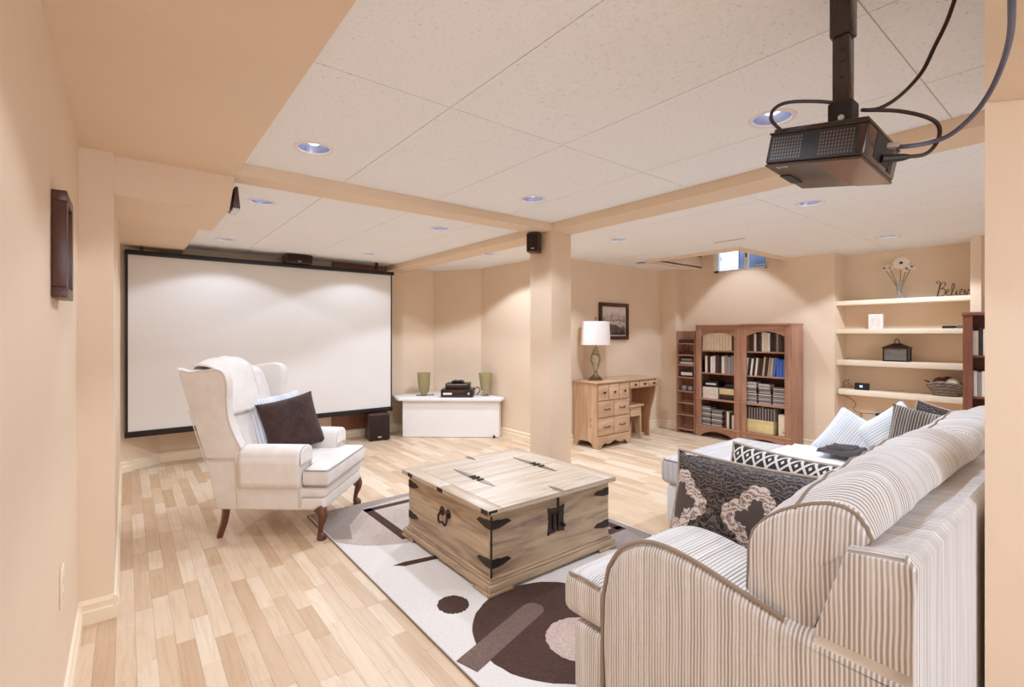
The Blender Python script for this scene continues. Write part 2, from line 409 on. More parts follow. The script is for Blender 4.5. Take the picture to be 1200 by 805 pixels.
# pier and header at the right edge
A = Vector((1.798, .2335)); u = Vector((.637, -.771))
Bp = A + u * .75
struct('wall_pier', MB().prism([tuple(A), tuple(Bp), (2.46, -.30), (2.46, .2335)], 2, 0, WALLT, bev=.004), PAINT, 'peach wall end beside the sofa')
n2 = Vector((1.3829, .1796)).normalized()
struct('wall_header', MB().prism([tuple(A - n2 * .004), tuple(A - n2 * .75), tuple(A - n2 * .75 + u * .9), tuple(Bp - n2 * .004 + u * .1)], 2, 1.90, CEIL + .13), PAINT, 'dropped header above the peach wall end')
# light well
well = M('well_white', '#f0e9e2', .6)
struct('trim_1', MB().box(WX0 - .03, WX0, WY0 - .03, WY1 + .03, CEIL - .035, TOP).box(WX0, BOOKX - .001, WY0 - .03, WY0, CEIL - .035, TOP).box(WX0, BOOKX - .001, WY1, WY1 + .03, CEIL - .035, TOP).box(WX0 - .03, BOOKX - .001, WY0 - .03, WY1 + .03, TOP, TOP + .03), PAINT, 'drywall light well cut into the ceiling below the small window')
# window
wr_ = MB().box(BOOKX + .03, BOOKX + .075, NW0, NW1, WZ0, WZ0 + .03).box(BOOKX + .03, BOOKX + .075, NW0, NW1, WZ1 - .03, WZ1).box(BOOKX + .03, BOOKX + .075, NW0, NW0 + .03, WZ0, WZ1).box(BOOKX + .03, BOOKX + .075, NW1 - .055, NW1, WZ0, WZ1).box(BOOKX + .03, BOOKX + .07, 2.905, 2.95, WZ0 + .03, WZ1 - .03)
wo = struct('window_1', wr_, M('vinyl_white', '#f2f0ee', .4), 'small white sliding basement window')
def glass_mat():
    m, nt, b = newmat('window_glass'); nt.nodes.remove(b)
    out = nt.nodes['Material Output']; t = nd(nt, 'ShaderNodeBsdfTransparent'); g = nd(nt, 'ShaderNodeBsdfGlossy', inp={'Roughness': .05}); mx = nd(nt, 'ShaderNodeMixShader'); mx.inputs[0].default_value = .08
    t.inputs[0].default_value = (.93, .96, 1, 1)
    nt.links.new(t.outputs[0], mx.inputs[1]); nt.links.new(g.outputs[0], mx.inputs[2]); nt.links.new(mx.outputs[0], out.inputs[0]); return m
GLASS = glass_mat()
for a, b in ((NW0 + .03, 2.905), (2.95, NW1 - .055)): MB().box(BOOKX + .048, BOOKX + .052, a, b, WZ0 + .03, WZ1 - .03).build('pane', GLASS, wo, None)
MB().box(BOOKX + .025, BOOKX + .03, 2.915, 2.935, 2.24, 2.30).build('latch', M('latch_grey', '#6b6b70', .4), wo)
fr_ = MB()
for a in ((RW[0], RW[0] + .05, RW[2], RW[3]), (RW[1] - .05, RW[1], RW[2], RW[3]), (RW[0] + .05, RW[1] - .05, RW[2], RW[2] + .05), (RW[0] + .05, RW[1] - .05, RW[3] - .05, RW[3]), (1.475, 1.525, RW[2] + .05, RW[3] - .05)): fr_.box(a[0], a[1], Y0 - .08, Y0 - .03, a[2], a[3])
w2o = struct('rear_fill_window', fr_, M('vinyl_white', '#f2f0ee', .4), 'added unseen window in the rear wall for fill light')  # window made up behind the camera to carry the fill light
for a, b in ((RW[0] + .05, 1.475), (1.525, RW[1] - .05)): MB().box(a, b, Y0 - .057, Y0 - .053, RW[2] + .05, RW[3] - .05).build('pane', GLASS, w2o, None)
# window-well liner outside (corrugated metal seen through the glass)
lin_mb = MB()
lin_mb.grid(lambda a, b: (6.13 + .32 * math.sin(math.pi * a) + .012 * math.sin(a * 90), 2.6 + .48 * a, 1.95 + .42 * b), 60, 2)
struct('trim_2', lin_mb, M('galvanised_steel', '#9fb0c8', .45, .3, var=.15), 'galvanised window well liner outside the window')

# baseboards: two-step profile
def baseboard(name, p0, p1, nrm, parent=None, label='cream moulded baseboard'):
    p0, p1, n = Vector(p0), Vector(p1), Vector(nrm).normalized()
    prof = [(0.0005, 0), (.017, 0), (.017, .055), (.012, .062), (.012, .082), (.015, .086), (.010, .10), (.0005, .105)]
    mb = MB(); a = [mb.bm.verts.new((*(p0 + n * d), z)) for d, z in prof]; b = [mb.bm.verts.new((*(p1 + n * d), z)) for d, z in prof]
    k = len(prof)
    for i in range(k): mb.bm.faces.new((a[i], a[(i + 1) % k], b[(i + 1) % k], b[i]))
    mb.bm.faces.new(a); mb.bm.faces.new(b[::-1])
    return struct(name, mb, TRIMP, label)
baseboard('baseboard_left', (LWX, Y0), (LWX, 2.84), (1, 0), label='cream baseboard along the left wall')
baseboard('baseboard_jog', (LWX + .0, 2.856), (-.028, 2.856), (0, -1), label='short cream baseboard across the end of the return wall')
baseboard('baseboard_return', (-.045, 2.84), (-.045, 5.74), (1, 0), label='cream baseboard along the return wall')
baseboard('baseboard_cant', (-.045, 5.74), (.26, 6.0), (.65, -.76), label='cream baseboard on the small canted wall')
baseboard('baseboard_back', (.26, 6.0), (3.36, 6.0), (0, -1), label='cream baseboard below the projection screen')
baseboard('baseboard_corner', (3.36, 5.995), (3.75, 5.40), (-.84, -.54), label='cream baseboard behind the white corner stand')
baseboard('baseboard_corner_side', (3.75, 5.41), (3.75, 4.03), (-1, 0), label='cream baseboard between the corner stand and the post')
baseboard('baseboard_desk', (3.75, 4.03), (5.85, 4.03), (0, -1), label='cream baseboard under the desk')
baseboard('baseboard_column', (5.85, 4.03), (5.85, 3.775), (-1, 0), label='cream baseboard on the corner column')
baseboard('baseboard_bookcase', (6.0, 3.8), (6.0, 1.955), (-1, 0), label='cream baseboard behind the bookcases')

# ---- downlights
RING = M('light_ring_white', '#e9e2dd', .4)
REFL = M('light_reflector', '#b4c2e0', .25, .7)
def emis(name, c, s):
    m, nt, b = newmat(name); b.inputs['Base Color'].default_value = rgba(c); b.inputs['Emission Color'].default_value = rgba(c); b.inputs['Emission Strength'].default_value = s
    return m
BULB = emis('bulb_glow', '#e4ebff', 2.2)
def beam(parent, z, watts, size, blend):
    ld = bpy.data.lights.new('downlight_beam', 'SPOT'); ld.energy = watts; ld.color = LIGHT_RGB; ld.spot_size = R(size); ld.spot_blend = blend; ld.shadow_soft_size = .045
    ld.use_nodes = True; nt = ld.node_tree; em = nt.nodes['Emission']; fo = nt.nodes.new('ShaderNodeLightFalloff'); fo.inputs['Strength'].default_value = 1.0; fo.inputs['Smooth'].default_value = .8
    nt.links.new(fo.outputs['Quadratic'], em.inputs['Strength'])
    lo = bpy.data.objects.new('downlight_beam', ld); COL.objects.link(lo); lo.parent = parent; lo.location = (0, 0, z)
def downlight(x, y, label):
    g = 'added unseen fill downlights in the rear of the room' if 'rear' in label else 'recessed ceiling downlights'
    z = CEIL
    t = thing('recessed_downlight', label, 'downlight', (x, y, z), 0, g)
    MB().lathe([(.070, .010), (.071, -.001), (.074, -.004), (.088, -.0035), (.091, .0), (.088, .003), (.072, .010)], seg=32, caps=False).build('trim_ring', RING, t, world=False)
    MB().lathe([(.072, -.001), (.066, .02), (.052, .05), (.036, .075), (.030, .08)], seg=32, caps=False).build('reflector', REFL, t, world=False)
    MB().lathe([(.002, .018), (.018, .020), (.034, .030), (.040, .048), (.036, .07), (.002, .083)], seg=24).build('bulb', BULB, t, world=False)
    beam(t, -.012, LIGHT_W * (.4 if 'rear' in label else 2.2 if 'corner stand' in label else 2.4 if x > 5 else 1.7 if x > 3.3 else 1.0), 130, .18)
for (x, y), lab in LIGHTS.items():
    if lab: downlight(x, y, lab)
t = thing('slot_vent', 'thin slot air vent in the ceiling near the window light well', 'vent', (4.44, 2.31, CEIL))
MB().box(4.42, 4.455, 2.16, 2.47, CEIL - .004, CEIL - .0005, bev=.001).build('frame', RING, t); MB().box(4.431, 4.444, 2.17, 2.46, CEIL - .0046, CEIL - .0041).build('slot', M('vent_dark', '#6b625c', .8), t)
# lamp in the head of the light well (washes the wall above the bookcases)
t = thing('recessed_downlight', 'recessed downlight in the top of the window light well', 'downlight', (5.50, 2.93, TOP), 0)
MB().lathe([(.066, -.001), (.088, -.004), (.09, 0)], seg=24, caps=False).build('trim_ring', RING, t, world=False)
MB().lathe([(.002, -.002), (.066, -.0015), (.066, 0), (.002, 0)], seg=24).build('bulb', BULB, t, world=False)
beam(t, -.02, LIGHT_W * 2.6, 80, .18)

# ================================================================== PROJECTION SCREEN
BLACK = M('black_plastic', '#120d0c', .45, var=.1)
SCRW = M('screen_white', '#e6e2de', .75, var=.01, vscale=1.5)
SY = 5.72
t = thing('projection_screen', 'large white pull-down projection screen with black top and bottom bars', 'projection screen', (1.3, SY, .30))
MB().grid(lambda a, b: (.012 + 2.596 * a, SY + .002 * math.sin(a * 9) * (1 - b), .375 + 1.645 * b), 24, 8).build('screen_fabric', SCRW, t)
mb = MB(); mb.box(.005, 2.612, SY + .006, SY + .009, .375, 2.02); mb.build('screen_backing', M('screen_back_black', '#1a1210', .7), t)
MB().box(-.012, 2.615, SY - .014, SY + .014, .325, .38, bev=.005).build('weight_bar', BLACK, t)
MB().box(-.012, 2.63, SY - .03, SY + .05, 2.022, 2.062, bev=.006).build('roller_case', BLACK, t)
for x_ in (.004, 2.608): MB().box(x_ - .012, x_ + .004, SY - .002, SY + .01, .375, 2.03).build('edge_shade_strip', M('edge_shade_black', '#1c1412', .6), t)  # dark strips; the left one paints the shade beside the screen
for x_ in (.1, 2.4): MB().box(x_, x_ + .03, SY - .005, SY + .02, 2.055, 2.165).build('hanger', BLACK, t)
# brown panel behind the open end of the screen
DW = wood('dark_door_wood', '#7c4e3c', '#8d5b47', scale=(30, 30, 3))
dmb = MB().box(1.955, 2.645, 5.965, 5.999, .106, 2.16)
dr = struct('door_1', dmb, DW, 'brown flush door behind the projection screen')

# centre speaker above screen
SPK = M('speaker_brown', '#452619', .4, var=.12)
SILV = M('badge_silver', '#cfcac6', .3, .6)
t = thing('center_speaker', 'small brown centre speaker sitting on top of the projection screen', 'speaker', (1.487, SY - .02, 2.062))
MB().box(1.345, 1.63, SY - .10, SY + .06, 2.0625, 2.155, bev=.012, seg=3).build('cabinet', SPK, t)
MB().box(1.36, 1.615, SY - .106, SY - .10, 2.072, 2.146, bev=.004).build('grille', M('speaker_cloth', '#2a1711', .85, bump=.3, bscale=500), t)
MB().box(1.47, 1.505, SY - .108, SY - .105, 2.077, 2.085).build('badge', SILV, t)
# subwoofer
t = thing('subwoofer', 'dark brown cube subwoofer on floor under the projection screen', 'subwoofer', (2.41, 5.70, 0))
t.matrix_basis = Matrix.Translation((2.41, 5.68, 0)) @ Matrix.Rotation(R(-12), 4, 'Z')
MB().box(-.125, .125, -.10, .17, .012, .32, bev=.006).build('cabinet', SPK, t, world=False)
MB().box(-.115, .115, -.114, -.101, .025, .308, bev=.004).build('grille', M('speaker_cloth', '#2a1711'), t, world=False)
MB().box(-.02, .02, -.117, -.113, .04, .056).build('badge', SILV, t, world=False)
for a in (-.1, .1):
    for b in (-.08, .14): MB().lathe([(.012, 0), (.014, .013)], (a, b, 0), 10).build('foot', BLACK, t, world=False)

# ---- post speaker and bulkhead speaker
t = thing('satellite_speaker', 'brown bookshelf speaker mounted on the side of the wall post', 'speaker', (2.60, 2.99, 1.94))
t.matrix_basis = Matrix.Translation((2.595, 2.985, 1.945)) @ Matrix.Rotation(R(-52), 4, 'Z')
MB().prism([(-.055, 0), (.05, .0), (.06, .10), (.04, .165), (-.055, .15)], 0, -.052, .052, bev=.008).build('cabinet', SPK, t, world=False)
MB().prism([(-.0562, .012), (-.0562, .14), (-.06, .14), (-.06, .012)], 0, -.044, .044).build('grille', M('speaker_cloth', '#2a1711'), t, world=False)
MB().box(-.012, .012, -.0635, -.060, .022, .030).build('badge', SILV, t, world=False)
t = thing('satellite_speaker', 'narrow brown speaker hung on the end of the dropped bulkhead', 'speaker', (.455, 2.95, 1.93))
MB().prism([(.436, 1.945), (.472, 1.945), (.472, 1.955), (.462, 2.06), (.449, 2.06)], 1, 2.905, 3.05, bev=.004).build('cabinet', SPK, t)
MB().box(.438, .470, 2.907, 3.045, 1.936, 1.9448).build('base_cap', SILV, t)

# ================================================================== WHITE CORNER STAND
WHT = M('white_lacquer', '#ebe7e4', .5, var=.01)
a_, b_ = Vector((2.70, 5.60)), Vector((3.625, 4.83))
t = thing('corner_stand', 'white corner media stand with canted front below the canted wall', 'stand', (3.3, 5.3, 0))
fd = (b_ - a_).normalized(); fn = Vector((-fd.y, fd.x))   # towards the corner
if fn.y < 0: fn = -fn
q = [a_, b_, b_ + fn * .02, a_ + fn * .02]
MB().prism([tuple(p) for p in q], 2, .006, .455).build('front_panel', WHT, t)
MB().prism([tuple(p) for p in (b_ + fn * .02, b_ + fn * .02 + Vector((.1, .09)), b_ + fn * .02 + Vector((.1, .11)), b_ + fn * .02 - fd * .02)], 2, .006, .455).build('side_panel', WHT, t)
MB().prism([tuple(p) for p in (a_ + fn * .02, a_ + fn * .02 + fd * .02, a_ + fn * .02 + fd * .02 + Vector((.25, .20)), a_ + fn * .02 + Vector((.25, .22)))], 2, .006, .455).build('side_panel', WHT, t)
o_ = -fn * .045
tp = [a_ + o_ - fd * .04, b_ + o_ + fd * .03, (3.735, 4.86), (3.735, 5.38), (3.345, 5.975), (2.72, 5.975), (2.66, 5.75)]
MB().prism([tuple(p) for p in tp], 2, .457, .492, bev=.006).build('top', WHT, t)
cst = b_ - fd * .06 - fn * .025
MB().lathe([(.010, 0), (.014, .004), (.014, .024), (.008, .034)], (cst.x, cst.y, 0), 12).build('caster', BLACK, t)

ELEC = M('av_black', '#241715', .35, var=.15)
def axis_box(name, ctr, ang, sx, sy, z0, z1, mat, label, cat, parts=()):
    t = thing(name, label, cat, (ctr[0], ctr[1], z0), ang)
    MB().box(-sx / 2, sx / 2, -sy / 2, sy / 2, 0.004, z1 - z0, bev=.003).build('case', mat, t, world=False)
    for nm, (bx0, bx1, by0, by1, bz0, bz1), m in parts: MB().box(bx0, bx1, by0, by1, bz0, bz1).build(nm, m, t, world=False)
    return t
ang = math.atan2(fd.y, fd.x)
rc = (3.325, 5.30)
t1 = axis_box('av_receiver', rc, ang, .40, .28, .492, .592, ELEC, 'larger dark receiver at the bottom of the stack on the corner stand', 'receiver',
    [('display', (-.08, .1, -.1425, -.14, .06, .085), M('display_red', '#5a2a26', .2)), ('sticker', (-.17, -.06, -.1425, -.14, .035, .06), M('sticker_white', '#e8e0da', .5)),
     ('lower_panel', (-.16, .17, -.142, -.14, .012, .032), M('av_panel', '#3c2b28', .3))])
for kx in (.15,): MB().lathe([(.016, 0), (.016, .02)], seg=16).xform(Matrix.Translation((kx, -.139, .05)) @ Matrix.Rotation(R(90), 4, 'X')).build('knob', SILV, t1, world=False)
t2 = axis_box('disc_player', (rc[0] + .012, rc[1] + .012), ang, .30, .24, .592, .662, ELEC, 'dark disc player stacked on top of the receiver', 'disc player',
    [('tray', (-.10, .06, -.1225, -.12, .028, .045), M('av_panel', '#3c2b28')), ('light_strip', (-.13, .13, -.1222, -.12, .055, .06), SILV)])
t3 = thing('game_controller', 'small dark controller lying on the disc player', 'controller', (rc[0], rc[1], .662), ang)
mb = MB(); mb.soft((.075, .03, .018), .016, ctr=(0, 0, .018), n=4); mb.build('body', ELEC, t3, world=False)
for s in (-1, 1): MB().soft((.02, .035, .016), .014, ctr=(s * .06, -.035, .016), n=4).build('grip', ELEC, t3, world=False)
for s in (-1, 1): MB().lathe([(.008, .034), (.009, .044), (.006, .046)], (s * .03, -.01, 0), 10).build('stick', M('grey_knob', '#8b8380', .5), t3, world=False)
GGLASS = None
def tinted_glass():
    m, nt, b = newmat('olive_glass'); b.inputs['Base Color'].default_value = rgba('#cbbf93'); b.inputs['Roughness'].default_value = .15
    b.inputs['Transmission Weight'].default_value = .55; b.inputs['IOR'].default_value = 1.3; return m
GGLASS = tinted_glass(); CLEAR = None
m_, nt_, b_g = newmat('clear_glass'); b_g.inputs['Transmission Weight'].default_value = .9; b_g.inputs['Roughness'].default_value = .05; b_g.inputs['IOR'].default_value = 1.3; b_g.inputs['Base Color'].default_value = (.95, .93, .9, 1); CLEAR = m_
def tumbler(ctr, label, fill):
    t = thing('glass_vase', label, 'vase', (ctr[0], ctr[1], .492))
    if fill:
        MB().lathe([(.03, 0), (.055, .03), (.072, .06), (.088, .29), (.084, .29), (.068, .063), (.05, .04), (.005, .035)], seg=28).build('bowl', GGLASS, t, world=False)
        mb = MB()
        for k in range(26):
            a, r = random.random() * 6.28, random.random() * .05; mb.soft((.014, .012, .011), .01, ctr=(r * math.cos(a), r * math.sin(a), .055 + random.random() * .055), n=1)
        o = mb.build('pebbles', M('pebble_cream', '#e6d9b8', .6, var=.2), t, world=False); o['kind'] = 'stuff'
    else:
        MB().lathe([(.03, .075), (.058, .078), (.088, .295), (.084, .295), (.054, .084), (.003, .082)], seg=28).build('bowl', GGLASS, t, world=False)
        MB().lathe([(.05, 0), (.055, .01), (.014, .022), (.012, .06), (.03, .074)], seg=24).build('foot', CLEAR, t, world=False)
tumbler((3.05, 5.70), 'olive glass vase with pebbles beside the receiver on the corner stand', True)
tumbler((3.615, 5.11), 'olive glass vase on a clear foot on the corner stand', False)
single('cable', MB().tube(smooth([(3.15, 5.62, .5), (3.1, 5.56, .50), (3.07, 5.62, .497), (3.0, 5.6, .497), (2.93, 5.68, .497)], 6), .005, 6), BLACK, 'black cable curling over the top of the corner stand', 'cable')
single('cable', MB().tube(smooth([(3.50, 5.22, .56), (3.56, 5.20, .60), (3.59, 5.2, .55), (3.55, 5.22, .5)], 6), .006, 6), BLACK, 'black cable looping out behind the receiver by the footed vase', 'cable')

# ================================================================== DESK, BENCH, LAMP, PICTURES
PINE = wood('desk_pine', '#ad8566', '#c39f7d', '#cfae8e', scale=(22, 22, 2.2), knots=True)
PINEH = wood('desk_pine_across', '#ad8566', '#c39f7d', '#cfae8e', scale=(2.2, 22, 22), knots=False)
DKW = M('drawer_gap', '#5b3a26', .8)
BRZ = M('bronze_dark', '#4a3326', .4, .6)
dx0, dx1, dxe, dyf, dyb, dz = 4.10, 4.67, 5.235, 3.655, 4.01, .752
t = thing('desk', 'knotty pine writing desk with drawers against the peach wall', 'desk', (4.66, 3.83, 0))
MB().box(dx0 - .02, dxe + .01, dyf - .025, dyb, dz - .022, dz, bev=.006).build('top', PINEH, t)
# side with scalloped foot
side = [(dyf, 0), (dyf + .05, .0), (dyf + .075, .05), (dyf + .12, .07), (dyb - .12, .07), (dyb - .075, .05), (dyb - .05, 0), (dyb, 0), (dyb, dz - .023), (dyf, dz - .023)]
MB().prism(side, 0, dx0, dx0 + .022).build('side_panel', PINE, t)
MB().prism(side, 0, dx1 - .022, dx1).build('side_panel', PINE, t)
apron = [(dx0, 0), (dx0 + .05, 0), (dx0 + .075, .04), (dx0 + .12, .06), (dx0 + .16, .045), (dx0 + .20, .045), (dx0 + .285, .075), (dx1 - .20, .045), (dx1 - .16, .045), (dx1 - .12, .06), (dx1 - .075, .04), (dx1 - .05, 0), (dx1, 0), (dx1, .135), (dx0, .135)]
MB().prism(apron, 1, dyf - .022, dyf - .001, bev=.002).build('scalloped_apron', PINEH, t)
MB().box(dx0 + .022, dx1 - .022, dyf + .004, dyf + .012, .135, dz - .023).build('front_frame', PINEH, t)
MB().box(dx0 + .022, dx1 - .022, dyb - .01, dyb, .07, dz - .023).build('back_panel', PINE, t)
def drawer(x0, x1, z0, z1, pull):
    d = MB().box(x0 + .004, x1 - .004, dyf - .014, dyf + .004, z0 + .004, z1 - .004, bev=.004).build('drawer', PINEH, t)
    cx_, cz_ = (x0 + x1) / 2, (z0 + z1) / 2
    if pull == 'knob': MB().lathe([(.006, 0), (.006, .01), (.014, .016), (.014, .022), (.006, .026)], seg=12).xform(Matrix.Translation((cx_, dyf - .014, cz_)) @ Matrix.Rotation(R(90), 4, 'X')).build('knob', BRZ, d)
    else:
        p = [(cx_ - .045, dyf - .014, cz_ + .004), (cx_ - .042, dyf - .03, cz_ + .004), (cx_ - .02, dyf - .034, cz_ - .006), (cx_, dyf - .035, cz_ + .004), (cx_ + .02, dyf - .034, cz_ - .006), (cx_ + .042, dyf - .03, cz_ + .004), (cx_ + .045, dyf - .014, cz_ + .004)]
        MB().tube(smooth(p, 3), .005, 6).build('pull', BRZ, d)
w3 = (dx1 - dx0 - .03) / 3
for k in range(3): drawer(dx0 + .015 + k * w3, dx0 + .015 + (k + 1) * w3, .535, .715, 'knob')
w2 = (dx1 - dx0 - .03) / 2
for k in range(2):
    for z0, z1 in ((.345, .53), (.14, .34)): drawer(dx0 + .015 + k * w2, dx0 + .015 + (k + 1) * w2, z0, z1, 'pull')
MB().box(dx1, dxe - .02, dyf + .006, dyb - .05, .635, dz - .023).build('knee_rail', PINEH, t)
w3 = (dxe - .02 - dx1) / 3
for k in range(3): drawer(dx1 + k * w3, dx1 + (k + 1) * w3, .64, .722, 'knob')
leg = [(dyb - .02, 0), (dyb - .06, .0), (dyb - .12, .03), (dyf + .17, .03), (dyf + .15, 0), (dyf + .10, 0), (dyf + .10, .18), (dyf + .075, .35), (dyf + .03, .48), (dyf + .01, .58), (dyf, dz - .023), (dyb, dz - .023), (dyb, 0)]
MB().prism(leg, 0, dxe - .055, dxe - .03).build('end_panel', wood('desk_pine_dark', '#9a6b4c', '#a87a58', scale=(22, 22, 2.2)), t)
# bench
t = thing('bench_stool', 'low pine bench stool tucked under the desk', 'stool', (4.86, 3.82, 0))
MB().box(4.70, 5.0, 3.685, 3.96, .405, .425, bev=.004).build('seat', PINEH, t)
bl = [(3.70, 0), (3.745, 0), (3.80, .2), (3.845, .2), (3.90, 0), (3.945, 0), (3.935, .405), (3.71, .405)]
for x_ in (4.73, 4.95): MB().prism(bl, 0, x_, x_ + .02).build('leg_board', PINE, t)
MB().box(4.75, 4.95, 3.70, 3.716, .29, .405).build('apron', PINEH, t)
# lamp
BRASS = M('antique_brass', '#7d6a52', .3, .75, var=.25, vscale=30)
lx, ly = 4.245, 3.80
t = thing('table_lamp', 'brass urn table lamp with white drum shade on the desk', 'lamp', (lx, ly, dz))
MB().lathe([(.085, 0), (.088, .012), (.07, .022), (.074, .034), (.05, .046), (.022, .075), (.018, .11)], seg=28).build('base', BRASS, t, world=False)
mb = MB().lathe([(.018, .108), (.03, .13), (.05, .20), (.058, .26), (.05, .30), (.035, .32), (.04, .335), (.028, .35), (.034, .37), (.012, .385), (.010, .43)], seg=28)
mb.build('urn', M('brass_ribbed', '#a79a80', .35, .5, var=.3, vscale=25), t, world=False)
for s in (-1, 1): MB().tube(smooth([(s * .048, 0, .205), (s * .075, 0, .22), (s * .08, 0, .26), (s * .06, 0, .30), (s * .04, 0, .315)], 5), .005, 6).build('urn_handle', BRASS, t, world=False)
MB().lathe([(.009, .42), (.009, .46), (.004, .47), (.004, .70), (.012, .712), (.008, .73), (.003, .738)], seg=12).build('stem', BRASS, t, world=False)
def shade_mat():
    m, nt, b = newmat('lamp_shade_cloth'); b.inputs['Base Color'].default_value = rgba('#f3ece9'); b.inputs['Roughness'].default_value = .9
    v = coords(nt, (1, 1, 1)); n = nd(nt, 'ShaderNodeTexNoise', inp={'Scale': 160.0}); nt.links.new(v, n.inputs[0]); bp = nd(nt, 'ShaderNodeBump', inp={'Strength': .2, 'Distance': .002}); nt.links.new(n.outputs[0], bp.inputs['Height']); nt.links.new(bp.outputs[0], b.inputs['Normal']); return m
sh = MB().lathe([(.170, .41), (.158, .678), (.155, .678), (.167, .41)], seg=40, caps=False)
sh.lathe([(.167, .41), (.170, .41)], seg=40, caps=False); sh.build('lamp_shade', shade_mat(), t, world=False)
MB().tube([(-.155, 0, .672), (0, 0, .676), (.155, 0, .672)], .003, 6).tube([(0, -.155, .672), (0, 0, .676), (0, .155, .672)], .003, 6).build('shade_spider', BRASS, t, world=False)
# picture over desk
def picture_mat():
    m, nt, b = newmat('landscape_print'); b.inputs['Roughness'].default_value = .25
    tc = nd(nt, 'ShaderNodeTexCoord'); sx = nd(nt, 'ShaderNodeSeparateXYZ'); nt.links.new(tc.outputs['Generated'], sx.inputs[0])
    n = nd(nt, 'ShaderNodeTexNoise', inp={'Scale': 4.5, 'Detail': 6.0}); nt.links.new(tc.outputs['Generated'], n.inputs[0])
    ad = nd(nt, 'ShaderNodeMath', operation='MULTIPLY_ADD'); ad.inputs[1].default_value = .75; nt.links.new(n.outputs[0], ad.inputs[0])
    ab = nd(nt, 'ShaderNodeMath', operation='SUBTRACT'); ab.inputs[1].default_value = .38; nt.links.new(sx.outputs['Z'], ab.inputs[0]); nt.links.new(ab.outputs[0], ad.inputs[2])
    r = ramp(nt, [(.0, lin('#3b3531')), (.28, lin('#6b625c')), (.4, lin('#d6cbc6')), (.55, lin('#8c837d')), (.72, lin('#c9bcb8')), (.95, lin('#ddd2cf'))]); nt.links.new(ad.outputs[0], r.inputs[0]); nt.links.new(r.outputs[0], b.inputs[0]); return m
DKF = wood('dark_frame_wood', '#3a1f16', '#4e2a1d', scale=(3, 30, 30), rough=.35)
t = thing('framed_picture', 'dark framed landscape print on the wall above the desk', 'picture', (4.83, 4.025, 1.22))
px0, px1, pz0, pz1 = 4.55, 5.11, 1.215, 1.677
for a in ((px0, px1, pz0, pz0 + .045), (px0, px1, pz1 - .045, pz1)): MB().box(a[0], a[1], 4.0, 4.029, a[2], a[3], bev=.004).build('frame_rail', DKF, t)
for a in (px0, px1 - .045): MB().box(a, a + .045, 4.0, 4.029, pz0 + .0455, pz1 - .0455, bev=.004).build('frame_stile', DKF, t)
MB().box(px0 + .045, px1 - .045, 4.016, 4.024, pz0 + .045, pz1 - .045).build('mat_border', M('mat_grey', '#cbbcb6', .6), t)
MB().box(px0 + .062, px1 - .062, 4.012, 4.0158, pz0 + .062, pz1 - .062).build('print', picture_mat(), t, None)
# picture on left wall
WAL = wood('walnut_frame', '#3a1f15', '#593326', '#2c1710', scale=(25, 25, 2.5), rough=.35)
t = thing('framed_picture', 'deep walnut shadow-box frame on the left wall', 'picture', (LWX, 1.96, 1.385))
py0, py1, qz0, qz1, dep = 1.86, 2.06, 1.385, 1.687, .034
for z0, z1 in ((qz0, qz0 + .03), (qz1 - .03, qz1)): MB().box(LWX + .001, LWX + dep, py0, py1, z0, z1, bev=.002).build('frame_rail', WAL, t)
for y0, y1 in ((py0, py0 + .03), (py1 - .03, py1)): MB().box(LWX + .001, LWX + dep, y0, y1, qz0 + .0305, qz1 - .0305, bev=.002).build('frame_stile', WAL, t)
MB().box(LWX + .001, LWX + .02, py0 + .03, py1 - .03, qz0 + .03, qz1 - .03).build('print', M('print_pale', '#d9cdc8', .5, var=.25, vscale=9), t)
# wall plate on the left wall
t = thing('wall_outlet', 'cream wall outlet plate low on the left wall', 'outlet', (LWX, 2.12, .41))
MB().box(LWX + .0005, LWX + .007, 2.085, 2.155, .41, .535, bev=.002).build('plate', TRIMP, t)
for z_ in (.445, .495): MB().box(LWX + .0072, LWX + .009, 2.107, 2.133, z_ - .014, z_ + .014).build('socket', M('socket_cream', '#e5d5bd', .4), t)

